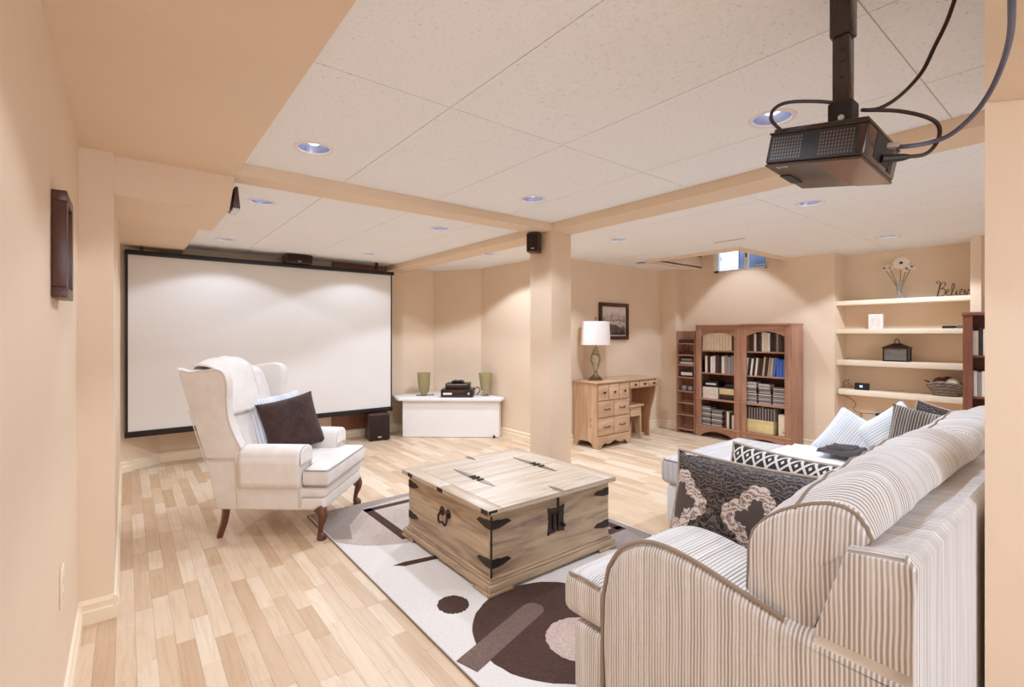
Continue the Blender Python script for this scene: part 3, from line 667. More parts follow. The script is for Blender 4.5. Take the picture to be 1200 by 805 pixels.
# ================================================================== BOOKCASES
CHER = wood('bookcase_wood', '#946850', '#a97a61', '#b4876e', scale=(25, 25, 2.6), rvar=.08)
CHERH = wood('bookcase_wood_across', '#946850', '#a97a61', '#b4876e', scale=(25, 2.6, 25), rvar=.06)
CHERD = wood('bookcase_back', '#6b4130', '#7b4d39', scale=(25, 25, 2.6))
BF, BB = 5.665, 5.978
def bookcase(name, label, y0, y1, h, shelf_z, arched):
    t = thing(name, label, 'bookcase', ((BF + BB) / 2, (y0 + y1) / 2, 0))
    for a in (y0, y1 - .02): MB().box(BF + .02, BB, a, a + .02, 0, h - .025, bev=.002).build('side_panel', CHER, t)
    MB().box(BB - .008, BB, y0 + .0205, y1 - .0205, .06, h - .026).build('back_panel', CHERD, t)
    MB().box(BF - .006, BB, y0 - .001, y1 + .001, h - .024, h, bev=.004).build('top', CHERH, t)
    sw = .072
    for a, b in ((y0, y0 + sw), (y1 - sw, y1)): MB().box(BF, BF + .0195, a, b, 0, h - .025, bev=.002).build('stile', CHER, t)
    if arched:
        n = 14; ya, yb = y0 + sw, y1 - sw
        poly = [(ya, h - .025), (ya, h - .15)] + [(ya + (yb - ya) * k / n, h - .15 + .06 * math.sin(math.pi * k / n) ** .8) for k in range(1, n)] + [(yb, h - .15), (yb, h - .025)]
        MB().prism(poly, 0, BF + .002, BF + .018).build('arched_rail', CHERH, t)
        poly = [(ya, .135), (ya, 0.02)] + [(ya + (yb - ya) * k / n, .02 + .065 * math.sin(math.pi * k / n) ** .7) for k in range(1, n)] + [(yb, .02), (yb, .135)]
        MB().prism(poly, 0, BF + .002, BF + .018).build('arched_toe_rail', CHERH, t)
    for z, lip in shelf_z:
        MB().box(BF + (.021 if not lip else -.008), BB - .009, y0 + (.021 if not lip else .0), y1 - (.021 if not lip else .0), z - .018, z, bev=.002).build('shelf', CHERH, t) if not lip else MB().box(BF - .010, BF - .0005, y0 + .001, y1 - .001, z - .02, z, bev=.003).box(BF - .0005, BB - .009, y0 + .021, y1 - .021, z - .018, z).build('shelf', CHERH, t)
    return t
YB = (3.39, 2.822, 2.254)
SZ = [(1.085, 0), (.805, 0), (.485, 1), (.145, 1)]
bookcase('bookcase', 'shelf-side cherry wood bookcase with arched top, next to the slim shelf', YB[1] + .001, YB[0], 1.40, SZ, True)
bookcase('bookcase', 'niche-side cherry wood bookcase with arched top, next to the niche', YB[2], YB[1] - .001, 1.405, SZ, True)
# slim media shelf
t = thing('media_shelf', 'slim open wooden media shelf beside the bookcases', 'shelf', (5.8, 3.53, 0))
ms0, ms1, mh = 3.405, 3.675, 1.325
for a in (ms0, ms1 - .016): MB().box(BF + .01, 5.84, a, a + .016, 0, mh).build('side_panel', CHER, t)
MB().box(5.83, 5.84, ms0 + .0165, ms1 - .0165, .03, mh).build('back_panel', CHER, t)
MSZ = [.06, .245, .40, .55, .73, .89, 1.02, 1.17]
for z in MSZ: MB().box(BF + .008, 5.829, ms0 + .0165, ms1 - .0165, z - .016, z).build('shelf', CHERH, t)

# ---- books and discs
CN = {'cream': '#e2d2b8', 'white': '#ddd3c9', 'black': '#2a1d1a', 'dark brown': '#4a2c22', 'tan': '#b9976f', 'grey': '#8f8783', 'blue': '#3f63b0', 'red brown': '#8a4a34', 'pale yellow': '#dac58d'}
def bmat(c): return M('cover_' + c.replace(' ', '_'), CN[c], .55, var=.08, vscale=20)
PAGES = M('book_pages', '#e0d3c0', .8)
ORD = ['first', 'second', 'third', 'fourth', 'fifth', 'sixth', 'seventh', 'eighth', 'ninth', 'tenth', 'eleventh', 'twelfth', 'thirteenth', 'fourteenth', 'fifteenth', 'sixteenth', 'seventeenth', 'eighteenth', 'nineteenth', 'twentieth', 'last but one', 'last']
BOOKN = {}
def book(y, z, wd, ht, c, where, lean=0., xf=BF + .035, depth=.19, group=None):
    """one upright book; y is its +Y edge"""
    k_ = BOOKN[where] = BOOKN.get(where, -1) + 1
    ref = 'niche' if 'red brown' in where else 'slim shelf'
    t = thing('book', f'{c} book, {ORD[min(k_, 21)]} from {ref}, {where}', 'book', (xf + depth / 2, y - wd / 2, z), 0, group or ('books ' + where))
    if lean: t.matrix_basis = t.matrix_basis @ Matrix.Rotation(lean, 4, 'X')
    hd, hw = depth / 2, wd / 2
    MB().box(-hd, -hd + .003, -hw, hw, 0, ht).box(-hd + .003, hd, -hw, -hw + .003, 0, ht).box(-hd + .003, hd, hw - .003, hw, 0, ht).build('cover', bmat(c), t, None, world=False)
    MB().box(-hd + .003, hd - .004, -hw + .003, hw - .003, .004, ht - .004).build('pages', PAGES, t, None, world=False)
def row(y, yend, z, hts, wds, cols, where, lean=0., seed=0):
    rr = random.Random(seed)
    k = 0
    while True:
        wd = rr.choice(wds)
        if y - wd < yend: break
        c = cols[k % len(cols)] if isinstance(cols, list) else cols
        ht = rr.uniform(*hts)
        book(y, z, wd - .001, ht, c, where, lean); y -= wd + .0025 + abs(lean) * .02; k += 1
    return y
LN, RN = 'of the shelf-side bookcase', 'of the niche-side bookcase'
iy0, iy1 = YB[0] - .024, YB[1] + .024
y = row(iy0 - .05, iy1 + .06, 1.085, (.215, .22), [.036, .034], 'cream', 'top row ' + LN, seed=1)
y = row(iy0 - .01, iy0 - .06, .805, (.15, .17), [.03], ['black'], 'second row ' + LN, seed=2)
y = row(iy0 - .085, iy1, .805, (.20, .225), [.03, .045, .036], ['cream', 'black', 'white', 'white', 'dark brown', 'black', 'cream', 'grey', 'grey', 'grey', 'cream', 'dark brown'], 'second row ' + LN, seed=4)
y = row(iy0 - .34, iy1, .145, (.16, .21), [.03, .022], ['dark brown', 'cream', 'black', 'white', 'grey'], 'bottom row ' + LN, seed=5)
jy0, jy1 = YB[1] - .024, YB[2] + .024
y = row(jy0 - .005, jy1 + .01, 1.085, (.195, .225), [.028, .034, .024], ['black', 'red brown', 'black', 'dark brown', 'white', 'black', 'dark brown', 'white', 'cream', 'white', 'black', 'black', 'grey', 'dark brown', 'black', 'white', 'black'], 'top row ' + RN, seed=6)
y = row(jy0 - .02, jy1 + .16, .805, (.195, .22), [.022, .026], ['white', 'black', 'white', 'black', 'white', 'dark brown', 'black', 'tan', 'black', 'grey', 'tan', 'blue'], 'leaning in second row ' + RN, lean=R(6), seed=8)
y = row(jy1 + .15, jy1 + .005, .805, (.19, .215), [.034, .03], ['blue', 'blue', 'blue', 'grey', 'cream'], 'upright in second row ' + RN, seed=9)
y = row(jy0 - .03, jy1 + .15, .30, (.13, .15), [.014, .012], ['grey', 'black', 'grey', 'dark brown'], 'on cream box ' + RN, seed=10)
def flatstack(y, z, wd, th, n, cols, label, cat, name, group, depth=.14, xf=BF + .04, jit=.004):
    rr = random.Random(int(y * 1000) + int(z * 1000))
    zz = z
    for k in range(n):
        c = cols[k % len(cols)]; j = rr.uniform(-jit, jit)
        hw, hd = wd / 2, depth / 2
        t = thing(name, f'{c} {label[0]}, {ORD[k]} from bottom of {label[1]}', cat, (xf + hd + j, y - hw, zz), 0, group)
        if name == 'book':
            MB().box(-hd, -hd + .003, -hw, hw, 0.0005, th).box(-hd + .003, hd, -hw, hw, 0.0005, .0028).box(-hd + .003, hd, -hw, hw, th - .0025, th).build('cover', bmat(c), t, None, world=False)
            MB().box(-hd + .003, hd - .003, -hw + .003, hw - .003, .003, th - .0028).build('pages', PAGES, t, None, world=False)
        else:
            MB().box(-hd, hd, -hw, hw, .0005, th, bev=.0012, seg=1).build('case', bmat(c), t, None, world=False)
            MB().box(-hd - .0006, -hd, -hw + .006, hw - .006, th * .25, th * .75).build('spine_insert', bmat('grey' if k % 3 else 'white'), t, None, world=False)
        zz += th
    return zz
# third shelf, first bookcase
zz = flatstack(iy0 - .05, .485, .20, .020, 7, ['white', 'white', 'cream'], ('book', 'the white book pile'), 'book', 'book', 'books lying in the white pile', .18)
t = thing('storage_box', 'black box with a window on top of the pile of white books', 'box', (BF + .12, iy0 - .155, zz))
MB().box(-.08, .08, -.095, .09, .0005, .075, bev=.003).build('body', BLACK, t, world=False); MB().box(-.0815, -.08, -.07, .065, .03, .05).build('label_strip', bmat('white'), t, world=False)
zz = flatstack(iy0 - .27, .485, .18, .032, 2, ['black', 'dark brown'], ('book', 'the pair under the cream box'), 'book', 'book', 'books lying under the cream box', .18)
t = thing('storage_box', 'cream box on top of two dark books on the third shelf', 'box', (BF + .13, iy0 - .36, zz))
MB().box(-.09, .09, -.09, .09, .0005, .055, bev=.003).build('body', bmat('pale yellow'), t, world=False); MB().box(-.092, .092, -.092, .092, .056, .07, bev=.002).build('lid', bmat('cream'), t, world=False)
t = thing('camera_bag', 'small dark bag on top of the cream box', 'bag', (BF + .13, iy0 - .37, zz + .07))
MB().soft((.05, .06, .03), .02, ctr=(0, 0, .03), n=4, wr=.004, wsc=20).build('body', bmat('black'), t, world=False); MB().tube(smooth([(0, -.05, .05), (0, -.03, .075), (0, .03, .075), (0, .05, .05)], 5), .005, 6).build('strap', bmat('dark brown'), t, world=False)
# bottom shelf, first bookcase: disc racks
for k, yy in enumerate((iy0 - .015, iy0 - .165)):
    flatstack(yy, .147, .14, .022, 11 if k == 0 else 9, ['grey', 'black', 'grey'], ('disc case', ('the taller' if k == 0 else 'the lower') + ' stack ' + LN), 'disc case', 'disc_case', 'stacked disc cases on the bottom shelf', .14)
# third shelf, second bookcase: many disc stacks
for k in range(3):
    n1 = 8
    zz = flatstack(jy0 - .012 - k * .158, .487, .145, .0155, n1, ['grey', 'black', 'grey', 'dark brown'], ('disc case', ('the stack by the stile', 'the middle stack', 'the stack by the side panel')[k]), 'disc case', 'disc_case', 'disc cases in the lower row of stacks', .14)
    zz = flatstack(jy0 - .015 - k * .158, zz, .138, .0155, (4, 3, 5)[k], ['black', 'dark brown'], ('dark disc case', ('the pile on stile stack', 'the pile on middle stack', 'the pile on side-panel stack')[k]), 'disc case', 'disc_case', 'disc cases piled on the lower row', .14)
    if k < 2: flatstack(jy0 - .02 - k * .15, zz, .125, .014, 4, ['white', 'grey'], ('disc case', ('the topmost stile pile', 'the topmost middle pile')[k]), 'disc case', 'disc_case', 'disc cases in the topmost piles', .13)
t = thing('storage_box', 'long cream cardboard box on the bottom shelf under a row of thin books', 'box', (BF + .12, jy0 - .18, .147))
MB().box(-.09, .1, -.16, .16, .0005, .112, bev=.003).build('body', bmat('pale yellow'), t, world=False); MB().box(-.092, .102, -.162, .162, .113, .151, bev=.003).build('lid', bmat('pale yellow'), t, world=False)
t = thing('binder', 'tall cream binder standing at the end of the bottom shelf', 'binder', (BF + .12, jy1 + .07, .147))
MB().box(-.09, .1, -.06, .055, .0005, .24, bev=.003).build('cover', bmat('cream'), t, world=False); MB().lathe([(.012, 0), (.012, .002)], seg=12).xform(Matrix.Translation((-.0902, 0, .05)) @ Matrix.Rotation(R(-90), 4, 'Y')).build('finger_ring', bmat('tan'), t, world=False)
# slim shelf contents
def gadget(nm, lab, cat, y, z, w_, h_, c, extra=None):
    t = thing(nm, lab, cat, (BF + .09, y, z))
    MB().box(-.055, .055, -w_ / 2, w_ / 2, .001, h_, bev=.004).build('case', bmat(c), t, world=False)
    MB().box(-.0565, -.055, -w_ * .38, w_ * .38, h_ * .25, h_ * .7).build('face', bmat(extra or 'grey'), t, world=False)
sm = (ms0 + ms1) / 2
gadget('set_top_box', 'black flat box on the top level of the slim shelf', 'device', sm + .01, 1.17, .2, .045, 'black', 'dark brown')
t = thing('figurine', 'small dark figurine on the top level of the slim shelf', 'figurine', (BF + .08, ms0 + .045, 1.17 + .0))
MB().lathe([(.022, 0), (.024, .01), (.012, .02), (.02, .05), (.012, .075), (.016, .09), (.008, .105)], seg=14).build('body', bmat('black'), t, world=False); MB().lathe([(.012, .10), (.016, .115), (.010, .13)], seg=12).build('head', bmat('grey'), t, world=False)
gadget('set_top_box', 'thin black box on the second level of the slim shelf', 'device', sm, 1.02, .22, .035, 'black', 'dark brown')
gadget('cassette_box', 'dark box with pale face on the third level of the slim shelf', 'box', sm, .89, .22, .04, 'grey', 'white')
gadget('cassette_box', 'black box lying on the pale-faced box of the third level', 'box', sm, .93, .2, .05, 'black', 'grey')
gadget('tissue_box', 'white box with dark surround on the fourth level of the slim shelf', 'box', sm, .73, .21, .085, 'black', 'white')
for k, dy in enumerate((.055, -.04)):
    t = thing('headphones', ('round grey device by the side panel' if k else 'round grey device by the column') + ' on the fifth level of slim shelf', 'device', (BF + .075, sm + dy, .55), 0, 'round devices on the slim shelf')
    MB().lathe([(.03, 0), (.043, .02), (.04, .05), (.025, .065)], seg=18).build('body', bmat('grey'), t, world=False); MB().lathe([(.022, .066), (.018, .072)], seg=16).build('cap', bmat('black'), t, world=False)

# ---- right bookcase, mostly hidden by the wall end
t = thing('bookcase', 'red brown bookcase beside the niche, half hidden by the wall end', 'bookcase', (5.88, .5, 0))
RED = wood('red_brown_wood', '#6f3d2c', '#84503c', scale=(25, 25, 2.6), rvar=.06)
rf, rb, ry0, ry1, rh = 5.70, 5.972, .10, .885, 1.475
rf = 5.74
for a in (ry0, ry1 - .022): MB().box(rf, rb, a, a + .022, 0, rh - .03).build('side_panel', RED, t)
MB().box(rf, rf + .02, ry1 - .062, ry1 - .0225, 0, rh - .03).build('stile', RED, t)
MB().box(rb - .008, rb, ry0 + .0225, ry1 - .0225, .0, rh - .031).build('back_panel', RED, t)
MB().box(rf - .012, rb, ry0 - .01, ry1 + .008, rh - .03, rh, bev=.004).build('top', RED, t)
RS = [.10, .42, .745, 1.10]
for z in RS: MB().box(rf + .022, rb - .0085, ry0 + .0225, ry1 - .0225, z - .02, z).build('shelf', RED, t)
for z, cols, lab in ((1.10, ['grey', 'white', 'black', 'white', 'black'], 'upper'), (.745, ['grey', 'white', 'grey', 'white', 'cream'], 'middle'), (.42, ['cream', 'black', 'black', 'white'], 'lower')):
    yy = ry1 - .03; rr = random.Random(int(z * 100))
    for k in range(9):
        wd = rr.choice((.022, .03, .036)); book(yy, z, wd - .001, rr.uniform(.2, .25), cols[k % len(cols)], f'{lab} row of red brown bookcase', 0, rf + .03, .18); yy -= wd

# ================================================================== NICHE SHELVES AND THEIR THINGS
SHW = M('shelf_cream', '#ecdcc4', .5, var=.01)
SHZ = [(1.595, 1.642, 'top'), (1.29, 1.338, 'second'), (.95, 1.005, 'third'), (.636, .69, 'bottom')]
for z0, z1, nm in SHZ:
    single('floating_shelf', MB().box(6.05, NICHE - .0005, .8725, 1.9545, z0, z1, bev=.003), SHW, f'{nm} cream floating shelf in the niche', 'shelf', (6.2, 1.41, z0))
sx_ = 6.18
# vase with daisies
t = thing('flower_vase', 'clear glass vase of white gerbera daisies on the top niche shelf', 'vase', (sx_, 1.43, 1.642))
MB().lathe([(.036, 0), (.036, .012), (.024, .05), (.026, .10), (.040, .19), (.037, .19), (.023, .10), (.021, .05), (.03, .016), (.002, .014)], seg=24).build('vase', CLEAR, t, world=False)
PET = M('petal_white', '#f5e9dc', .6); STEM = M('stem_green', '#7c6a4c', .6); EYE = M('daisy_eye', '#3a241a', .7)
heads = [((0, -.012, .365), .072, (-.85, -.1, .35)), ((.02, .13, .325), .055, (-.6, .5, .6)), ((-.02, .075, .315), .045, (-.5, .3, .75)), ((0, -.095, .315), .05, (-.5, -.5, .7)), ((.03, -.05, .305), .042, (-.7, -.4, .5))]
for p, r, nn in heads:
    MB().tube(smooth([(0.0, p[1] * .1, .02), (p[0] * .3, p[1] * .25, .14), p], 5), .0035, 6).build('stem', STEM, t, world=False)
    q_ = Vector(nn).to_track_quat('Z', 'Y').to_matrix().to_4x4(); mt = Matrix.Translation(p) @ q_
    hd = MB()
    for k in range(16):
        a = 2 * math.pi * k / 16; ca, sa = math.cos(a), math.sin(a)
        pts = []
        for f, hw in ((.18, .05), (.55, .16), (.85, .15), (1.0, .05)):
            pts.append((f, -hw, hw))
        vs = []
        for f, lo_, hi_ in pts:
            z_ = .012 * math.sin(f * 3) - .004 * (k % 2)
            vs.append([hd.bm.verts.new(mt @ Vector((r * (f * ca - s_ * sa), r * (f * sa + s_ * ca), z_))) for s_ in (lo_, hi_)])
        for a1, b1 in zip(vs, vs[1:]): hd.bm.faces.new((a1[0], a1[1], b1[1], b1[0]))
    fo = hd.build('flower_head', PET, t, world=False)
    MB().lathe([(.002, .0), (r * .2, .0), (r * .2, .008), (r * .1, .014), (.001, .015)], seg=14).xform(mt).build('flower_centre', EYE, fo, world=False)
# wire word
IRON = M('wire_iron', '#3a2a22', .45, .5)
t = thing('word_sign', 'dark wire script sign reading Believe on the top niche shelf', 'sign', (sx_, 1.03, 1.642))
def stroke(pts, nm='letter'):
    P = [(0.0, -p[0] * .0265, p[1] * .0265 + .005) for p in pts]      # script runs towards -Y
    MB().tube(smooth(P, 6), .0032, 8).xform(Matrix.Translation((0, .118, 0))).build(nm, IRON, t, world=False)
stroke([(.9, 5.0), (.4, 4.9), (.1, 5.3), (.4, 5.7), (1.0, 5.5), (1.2, 4.6), (.9, 2.8), (.55, 1.2), (.4, .0), (.8, 1.5), (1.2, 3.6), (1.7, 4.9), (2.4, 5.1), (2.7, 4.4), (2.2, 3.4), (1.4, 2.9), (2.3, 2.7), (2.7, 1.8), (2.3, .6), (1.3, .1), (.6, .3)], 'letter_b')
stroke([(2.5, .9), (3.2, 1.3), (3.6, 2.0), (3.3, 2.4), (2.9, 1.6), (3.0, .6), (3.5, .05), (4.0, .3)], 'letter_e')
stroke([(4.0, .3), (4.6, 1.5), (5.1, 3.4), (5.0, 4.5), (4.6, 4.0), (4.45, 2.0), (4.5, .5), (4.9, .05), (5.4, .5)], 'letter_l')
stroke([(5.4, .5), (5.75, 1.9), (5.7, .6), (6.0, .05), (6.4, .5)], 'letter_i')
stroke([(6.4, .9), (7.0, 1.3), (7.3, 2.0), (7.0, 2.4), (6.6, 1.6), (6.7, .6), (7.2, .05), (7.7, .4)], 'letter_e')
stroke([(7.7, .4), (7.9, 2.0), (8.1, 1.4), (8.3, .1), (8.7, 1.2), (8.8, 2.1), (9.1, 1.8)], 'letter_v')
# paper pad / card
t = thing('photo_block', 'small white marbled photo block on the second niche shelf', 'photo block', (sx_, 1.63, 1.338)); t.matrix_basis = Matrix.Translation((sx_, 1.63, 1.338)) @ Matrix.Rotation(R(-6), 4, 'Z')
MB().box(-.02, .02, -.062, .062, .0005, .155, bev=.002).build('block', M('marble_white', '#f0eae5', .4, var=.06, vscale=15), t, world=False); MB().box(-.0215, -.02, -.05, .05, .012, .143).build('photo', M('photo_pale', '#e2d8d2', .5, var=.12, vscale=25), t, world=False)
t = thing('remote_control', 'dark remote control lying on the second niche shelf', 'remote', (sx_ - .02, 1.05, 1.338))
MB().box(-.02, .02, -.05, .045, .0005, .026, bev=.004).build('body', BLACK, t, world=False); MB().box(-.012, .012, -.04, .03, .0262, .028).build('buttons', bmat('grey'), t, world=False)
t = thing('glasses_case', 'brown glasses case beside the remote on the second niche shelf', 'case', (sx_ - .02, .955, 1.338))
MB().soft((.022, .042, .014), .012, ctr=(0, 0, .0145), n=3).build('body', bmat('dark brown'), t, world=False); MB().box(-.0235, -.021, -.03, .03, .013, .016).build('clasp', SILV, t, world=False)
# lantern box
t = thing('lantern', 'black metal lantern with glass sides and peaked roof on the third niche shelf', 'lantern', (sx_, 1.452, 1.005))
LB = M('lantern_black', '#241917', .4, .4)
hw, hd_, hh = .098, .06, .135
MB().box(-hd_ - .006, hd_ + .006, -hw - .006, hw + .006, .0005, .012).build('base', LB, t, world=False)
for a in (-1, 1):
    for b in (-1, 1): MB().box(a * hd_ - .006, a * hd_ + .006, b * hw - .006, b * hw + .006, .0125, hh).build('post', LB, t, world=False)
for a in (-1, 1): MB().box(a * hd_ - .001, a * hd_ + .001, -hw + .006, hw - .006, .013, hh - .001).build('pane', M('smoked_glass', '#6f6762', .15, var=.2, vscale=8), t, world=False)
for b in (-1, 1): MB().box(-hd_ + .006, hd_ - .006, b * hw - .001, b * hw + .001, .013, hh - .001).build('pane', M('smoked_glass_dark', '#4a403c', .15), t, world=False)
rm = MB(); base = [rm.bm.verts.new(p) for p in ((-hd_ - .014, -hw - .014, hh + .008), (hd_ + .014, -hw - .014, hh + .008), (hd_ + .014, hw + .014, hh + .008), (-hd_ - .014, hw + .014, hh + .008))]
low = [rm.bm.verts.new(v.co - Vector((0, 0, .008))) for v in base]; tp_ = [rm.bm.verts.new((x_, y_, hh + .05)) for x_, y_ in ((-.012, -.03), (.012, -.03), (.012, .03), (-.012, .03))]
for i in range(4): rm.bm.faces.new((base[i], base[(i + 1) % 4], tp_[(i + 1) % 4], tp_[i])); rm.bm.faces.new((low[i], low[(i + 1) % 4], base[(i + 1) % 4], base[i]))
rm.bm.faces.new(tp_); rm.bm.faces.new(low[::-1]); rm.build('roof', LB, t, world=False)
MB().tube(smooth([(0, -.02, hh + .05), (0, -.018, hh + .075), (0, 0, hh + .095), (0, .018, hh + .075), (0, .02, hh + .05)], 5), .004, 6).build('handle', LB, t, world=False)
# wicker basket with balls
t = thing('wicker_basket', 'grey wicker bowl basket on the bottom niche shelf', 'basket', (sx_, 1.075, .69))
WICK = M('wicker_grey', '#a39486', .8, var=.3, vscale=40); WICK2 = M('wicker_dark', '#7f7064', .8, var=.3, vscale=40)
def brad(z): return .07 + .065 * min(1, z / .115) ** .7
MB().lathe([(.068, .001), (.069, .006), (.002, .007)], seg=24).build('bottom', WICK, t, world=False)
for j in range(10):
    z = .008 + j * .0125; rr_ = brad(z); zl = .018 * (j / 9) ** 2
    pts = [(rr_ * (1 + .035 * (1 if (k + j) % 2 else -1)) * math.cos(2 * math.pi * k / 36) * .85, rr_ * (1 + .035 * (1 if (k + j) % 2 else -1)) * math.sin(2 * math.pi * k / 36), z + zl * math.cos(4 * math.pi * k / 36)) for k in range(36)]
    MB().tube(pts, .0068, 5, closed=True).build('weave_strand', WICK if j % 2 else WICK2, t, world=False)
for k in range(18):
    a = 2 * math.pi * k / 18
    MB().tube([(brad(z) * math.cos(a) * .85, brad(z) * math.sin(a), z) for z in (.004, .03, .06, .09, .122)], .0035, 4).build('stake', WICK2, t, world=False)
for s in (-1, 1): MB().tube(smooth([(-.03, s * .125, .125), (0, s * .155, .14), (.03, s * .125, .125)], 5), .006, 6).build('handle', WICK2, t, world=False)
for p, r, c, lab in (((-.03, -.055, .125), .05, 'cream', 'cream decorative ball in the wicker basket'), ((.015, .045, .12), .055, 'red brown', 'reddish brown decorative ball in the wicker basket'), ((.03, -.01, .135), .05, 'dark brown', 'dark brown decorative ball at the back of the wicker basket')):
    mb = MB(); bmesh.ops.create_icosphere(mb.bm, subdivisions=3, radius=r)
    for v in mb.bm.verts: v.co *= 1 + .03 * noise.noise(v.co * 60)
    o = mb.build('decorative_ball', M('ball_' + c.replace(' ', '_'), {'cream': '#e3d6c4', 'red brown': '#70432f', 'dark brown': '#52352a'}[c], .8, var=.2, vscale=40, bump=.4, bscale=80)); tag(o, lab, 'ball', 'balls in the wicker basket'); o.location = (sx_ + p[0], 1.075 + p[1], .69 + p[2])
mb = MB(); mb.grid(lambda a, b: ((-.108 - .012 * math.sin(a * 9), .005 + .07 * a, .128 - .05 * b * (1 - abs(a - .5)) + .01 * math.sin(a * 7))), 10, 5)
# alarm clock and wires
t = thing('alarm_clock', 'small black clock radio with lit display on the bottom niche shelf', 'clock', (sx_ - .03, 1.745, .69))
MB().box(-.03, .03, -.062, .062, .0005, .072, bev=.006).build('case', BLACK, t, world=False); MB().box(-.0315, -.03, -.012, .014, .028, .05).build('display', emis('clock_display', '#9fb4ff', 1.2), t, world=False)
WIRE = M('thin_wire', '#5a4030', .6)
single('hanging_wire', MB().tube(smooth([(6.2, 1.81, .70), (6.22, 1.87, .72), (6.23, 1.9, .76), (6.2, 1.88, .79), (6.2, 1.93, .76), (6.16, 1.92, .71), (6.04, 1.935, .70), (6.04, 1.93, .63), (6.2, 1.90, .60), (6.3, 1.87, .55), (6.3, 1.845, .50), (6.3, 1.87, .47), (6.3, 1.84, .43), (6.3, 1.79, .42), (6.3, 1.80, .36), (6.3, 1.79, .42), (6.32, 1.63, .42)], 5), .0028, 6), WIRE, 'thin cord hanging in zigzags from the bottom niche shelf', 'cord')
t = thing('wall_outlet', 'wall outlet below the bottom niche shelf with two plugs', 'outlet', (NICHE, 1.56, .36))
MB().box(NICHE - .006, NICHE - .0005, 1.50, 1.62, .34, .45, bev=.002).build('plate', TRIMP, t)
MB().box(NICHE - .045, NICHE - .0065, 1.575, 1.665, .405, .435, bev=.004).build('plug_adapter', BLACK, t)
MB().box(NICHE - .035, NICHE - .0065, 1.51, 1.545, .365, .385, bev=.004).build('plug', BLACK, t)

# ================================================================== RUG
def rugmat(name, c):
    return M(name, c, .95, var=.05 if 'cream' in name else .16, vscale=90, bump=.35 if 'cream' in name else .8, bscale=160, spec=.1)
RX0, RX1, RY0, RY1 = 1.0, 2.618, 1.10, 3.575
t = thing('area_rug', 'cream area rug with brown and grey circles under the wooden chest', 'rug', (1.8, 2.3, 0))
rc_ = rugmat('rug_cream', '#e2dcd6'); rbr = rugmat('rug_brown', '#57413a'); rtp = rugmat('rug_taupe', '#7d675e'); rgr = rugmat('rug_grey', '#a3958d'); rbe = rugmat('rug_beige', '#c9b9ae'); rpk = rugmat('rug_pink', '#cdb5a8')
MB().box(RX0, RX1, RY0, RY1, .0005, .010, bev=.003).build('pile', rc_, t)
def clip(poly):
    def cut(P, ins, inter):
        out = []
        for i in range(len(P)):
            a, b = P[i - 1], P[i]
            if ins(b):
                if not ins(a): out.append(inter(a, b))
                out.append(b)
            elif ins(a): out.append(inter(a, b))
        return out
    m = .006
    for ax, lim, sg in ((0, RX0 + m, 1), (0, RX1 - m, -1), (1, RY0 + m, 1), (1, RY1 - m, -1)):
        def ins(p): return sg * (p[ax] - lim) >= 0
        def inter(a, b):
            k = (lim - a[ax]) / (b[ax] - a[ax]); return (a[0] + (b[0] - a[0]) * k, a[1] + (b[1] - a[1]) * k)
        poly = cut(poly, ins, inter)
    return poly
def disc(cx_, cy_, rx, ry=None, n=56, jag=.004):
    rr = random.Random(int(cx_ * 999)); ry = ry or rx
    return [(cx_ + (rx + rr.uniform(-jag, jag)) * math.cos(2 * math.pi * k / n), cy_ + (ry + rr.uniform(-jag, jag)) * math.sin(2 * math.pi * k / n)) for k in range(n)]
def bar(p, q, w_):
    p, q = Vector(p), Vector(q); d = (q - p).normalized(); n = Vector((-d.y, d.x)) * w_ / 2
    cap = [q + n * math.cos(a) + d * (w_ / 2) * math.sin(a) for a in [k * math.pi / 8 for k in range(9)]]
    return [tuple(v) for v in [p + n] + cap + [p - n]]
def inlay(nm, poly, m, z): MB().prism(clip(poly), 2, .0095, z).build(nm, m, t)
inlay('grey_field', [(1.0, 3.05), (1.10, 2.98), (1.16, 3.2), (1.35, 3.45), (1.7, 3.5), (2.2, 3.45), (2.62, 3.3), (2.62, 3.58), (1.0, 3.58)], rgr, .0112)
inlay('beige_disc', disc(1.43, 3.17, .45), rbe, .0110)
inlay('grey_disc', disc(2.45, 2.25, .42), rgr, .0108)
fr = .06
for a in ((1.34, 1.34 + fr, 2.78, 3.43), (1.34, 2.56, 3.37, 3.43), (2.50, 2.56, 2.05, 3.40), (2.2, 2.56, 2.03, 2.09)): inlay('frame_bar', [(a[0], a[2]), (a[1], a[2]), (a[1], a[3]), (a[0], a[3])], rbr, .0122)
inlay('brown_disc', disc(1.475, 1.55, .365), rbr, .0114)
inlay('taupe_bar', bar((1.02, 1.565), (1.47, 1.70), .105), rtp, .0124)
inlay('pink_disc', disc(1.49, 1.41, .15), rpk, .0126)
inlay('small_brown_disc', disc(1.205, 1.965, .072, .078), rbr, .0116)
inlay('thin_brown_bar', [(1.15, 2.50), (1.20, 2.455), (1.44, 2.41), (1.45, 2.45), (1.22, 2.50)], rbr, .0116)
inlay('pink_disc', disc(1.35, 1.10, .13), rpk, .0126)
MB().box(RX0 - .004, RX0 - .0002, RY0, RY1, .0005, .008).build('edge_binding', M('rug_edge', '#8f8078', .9), t)

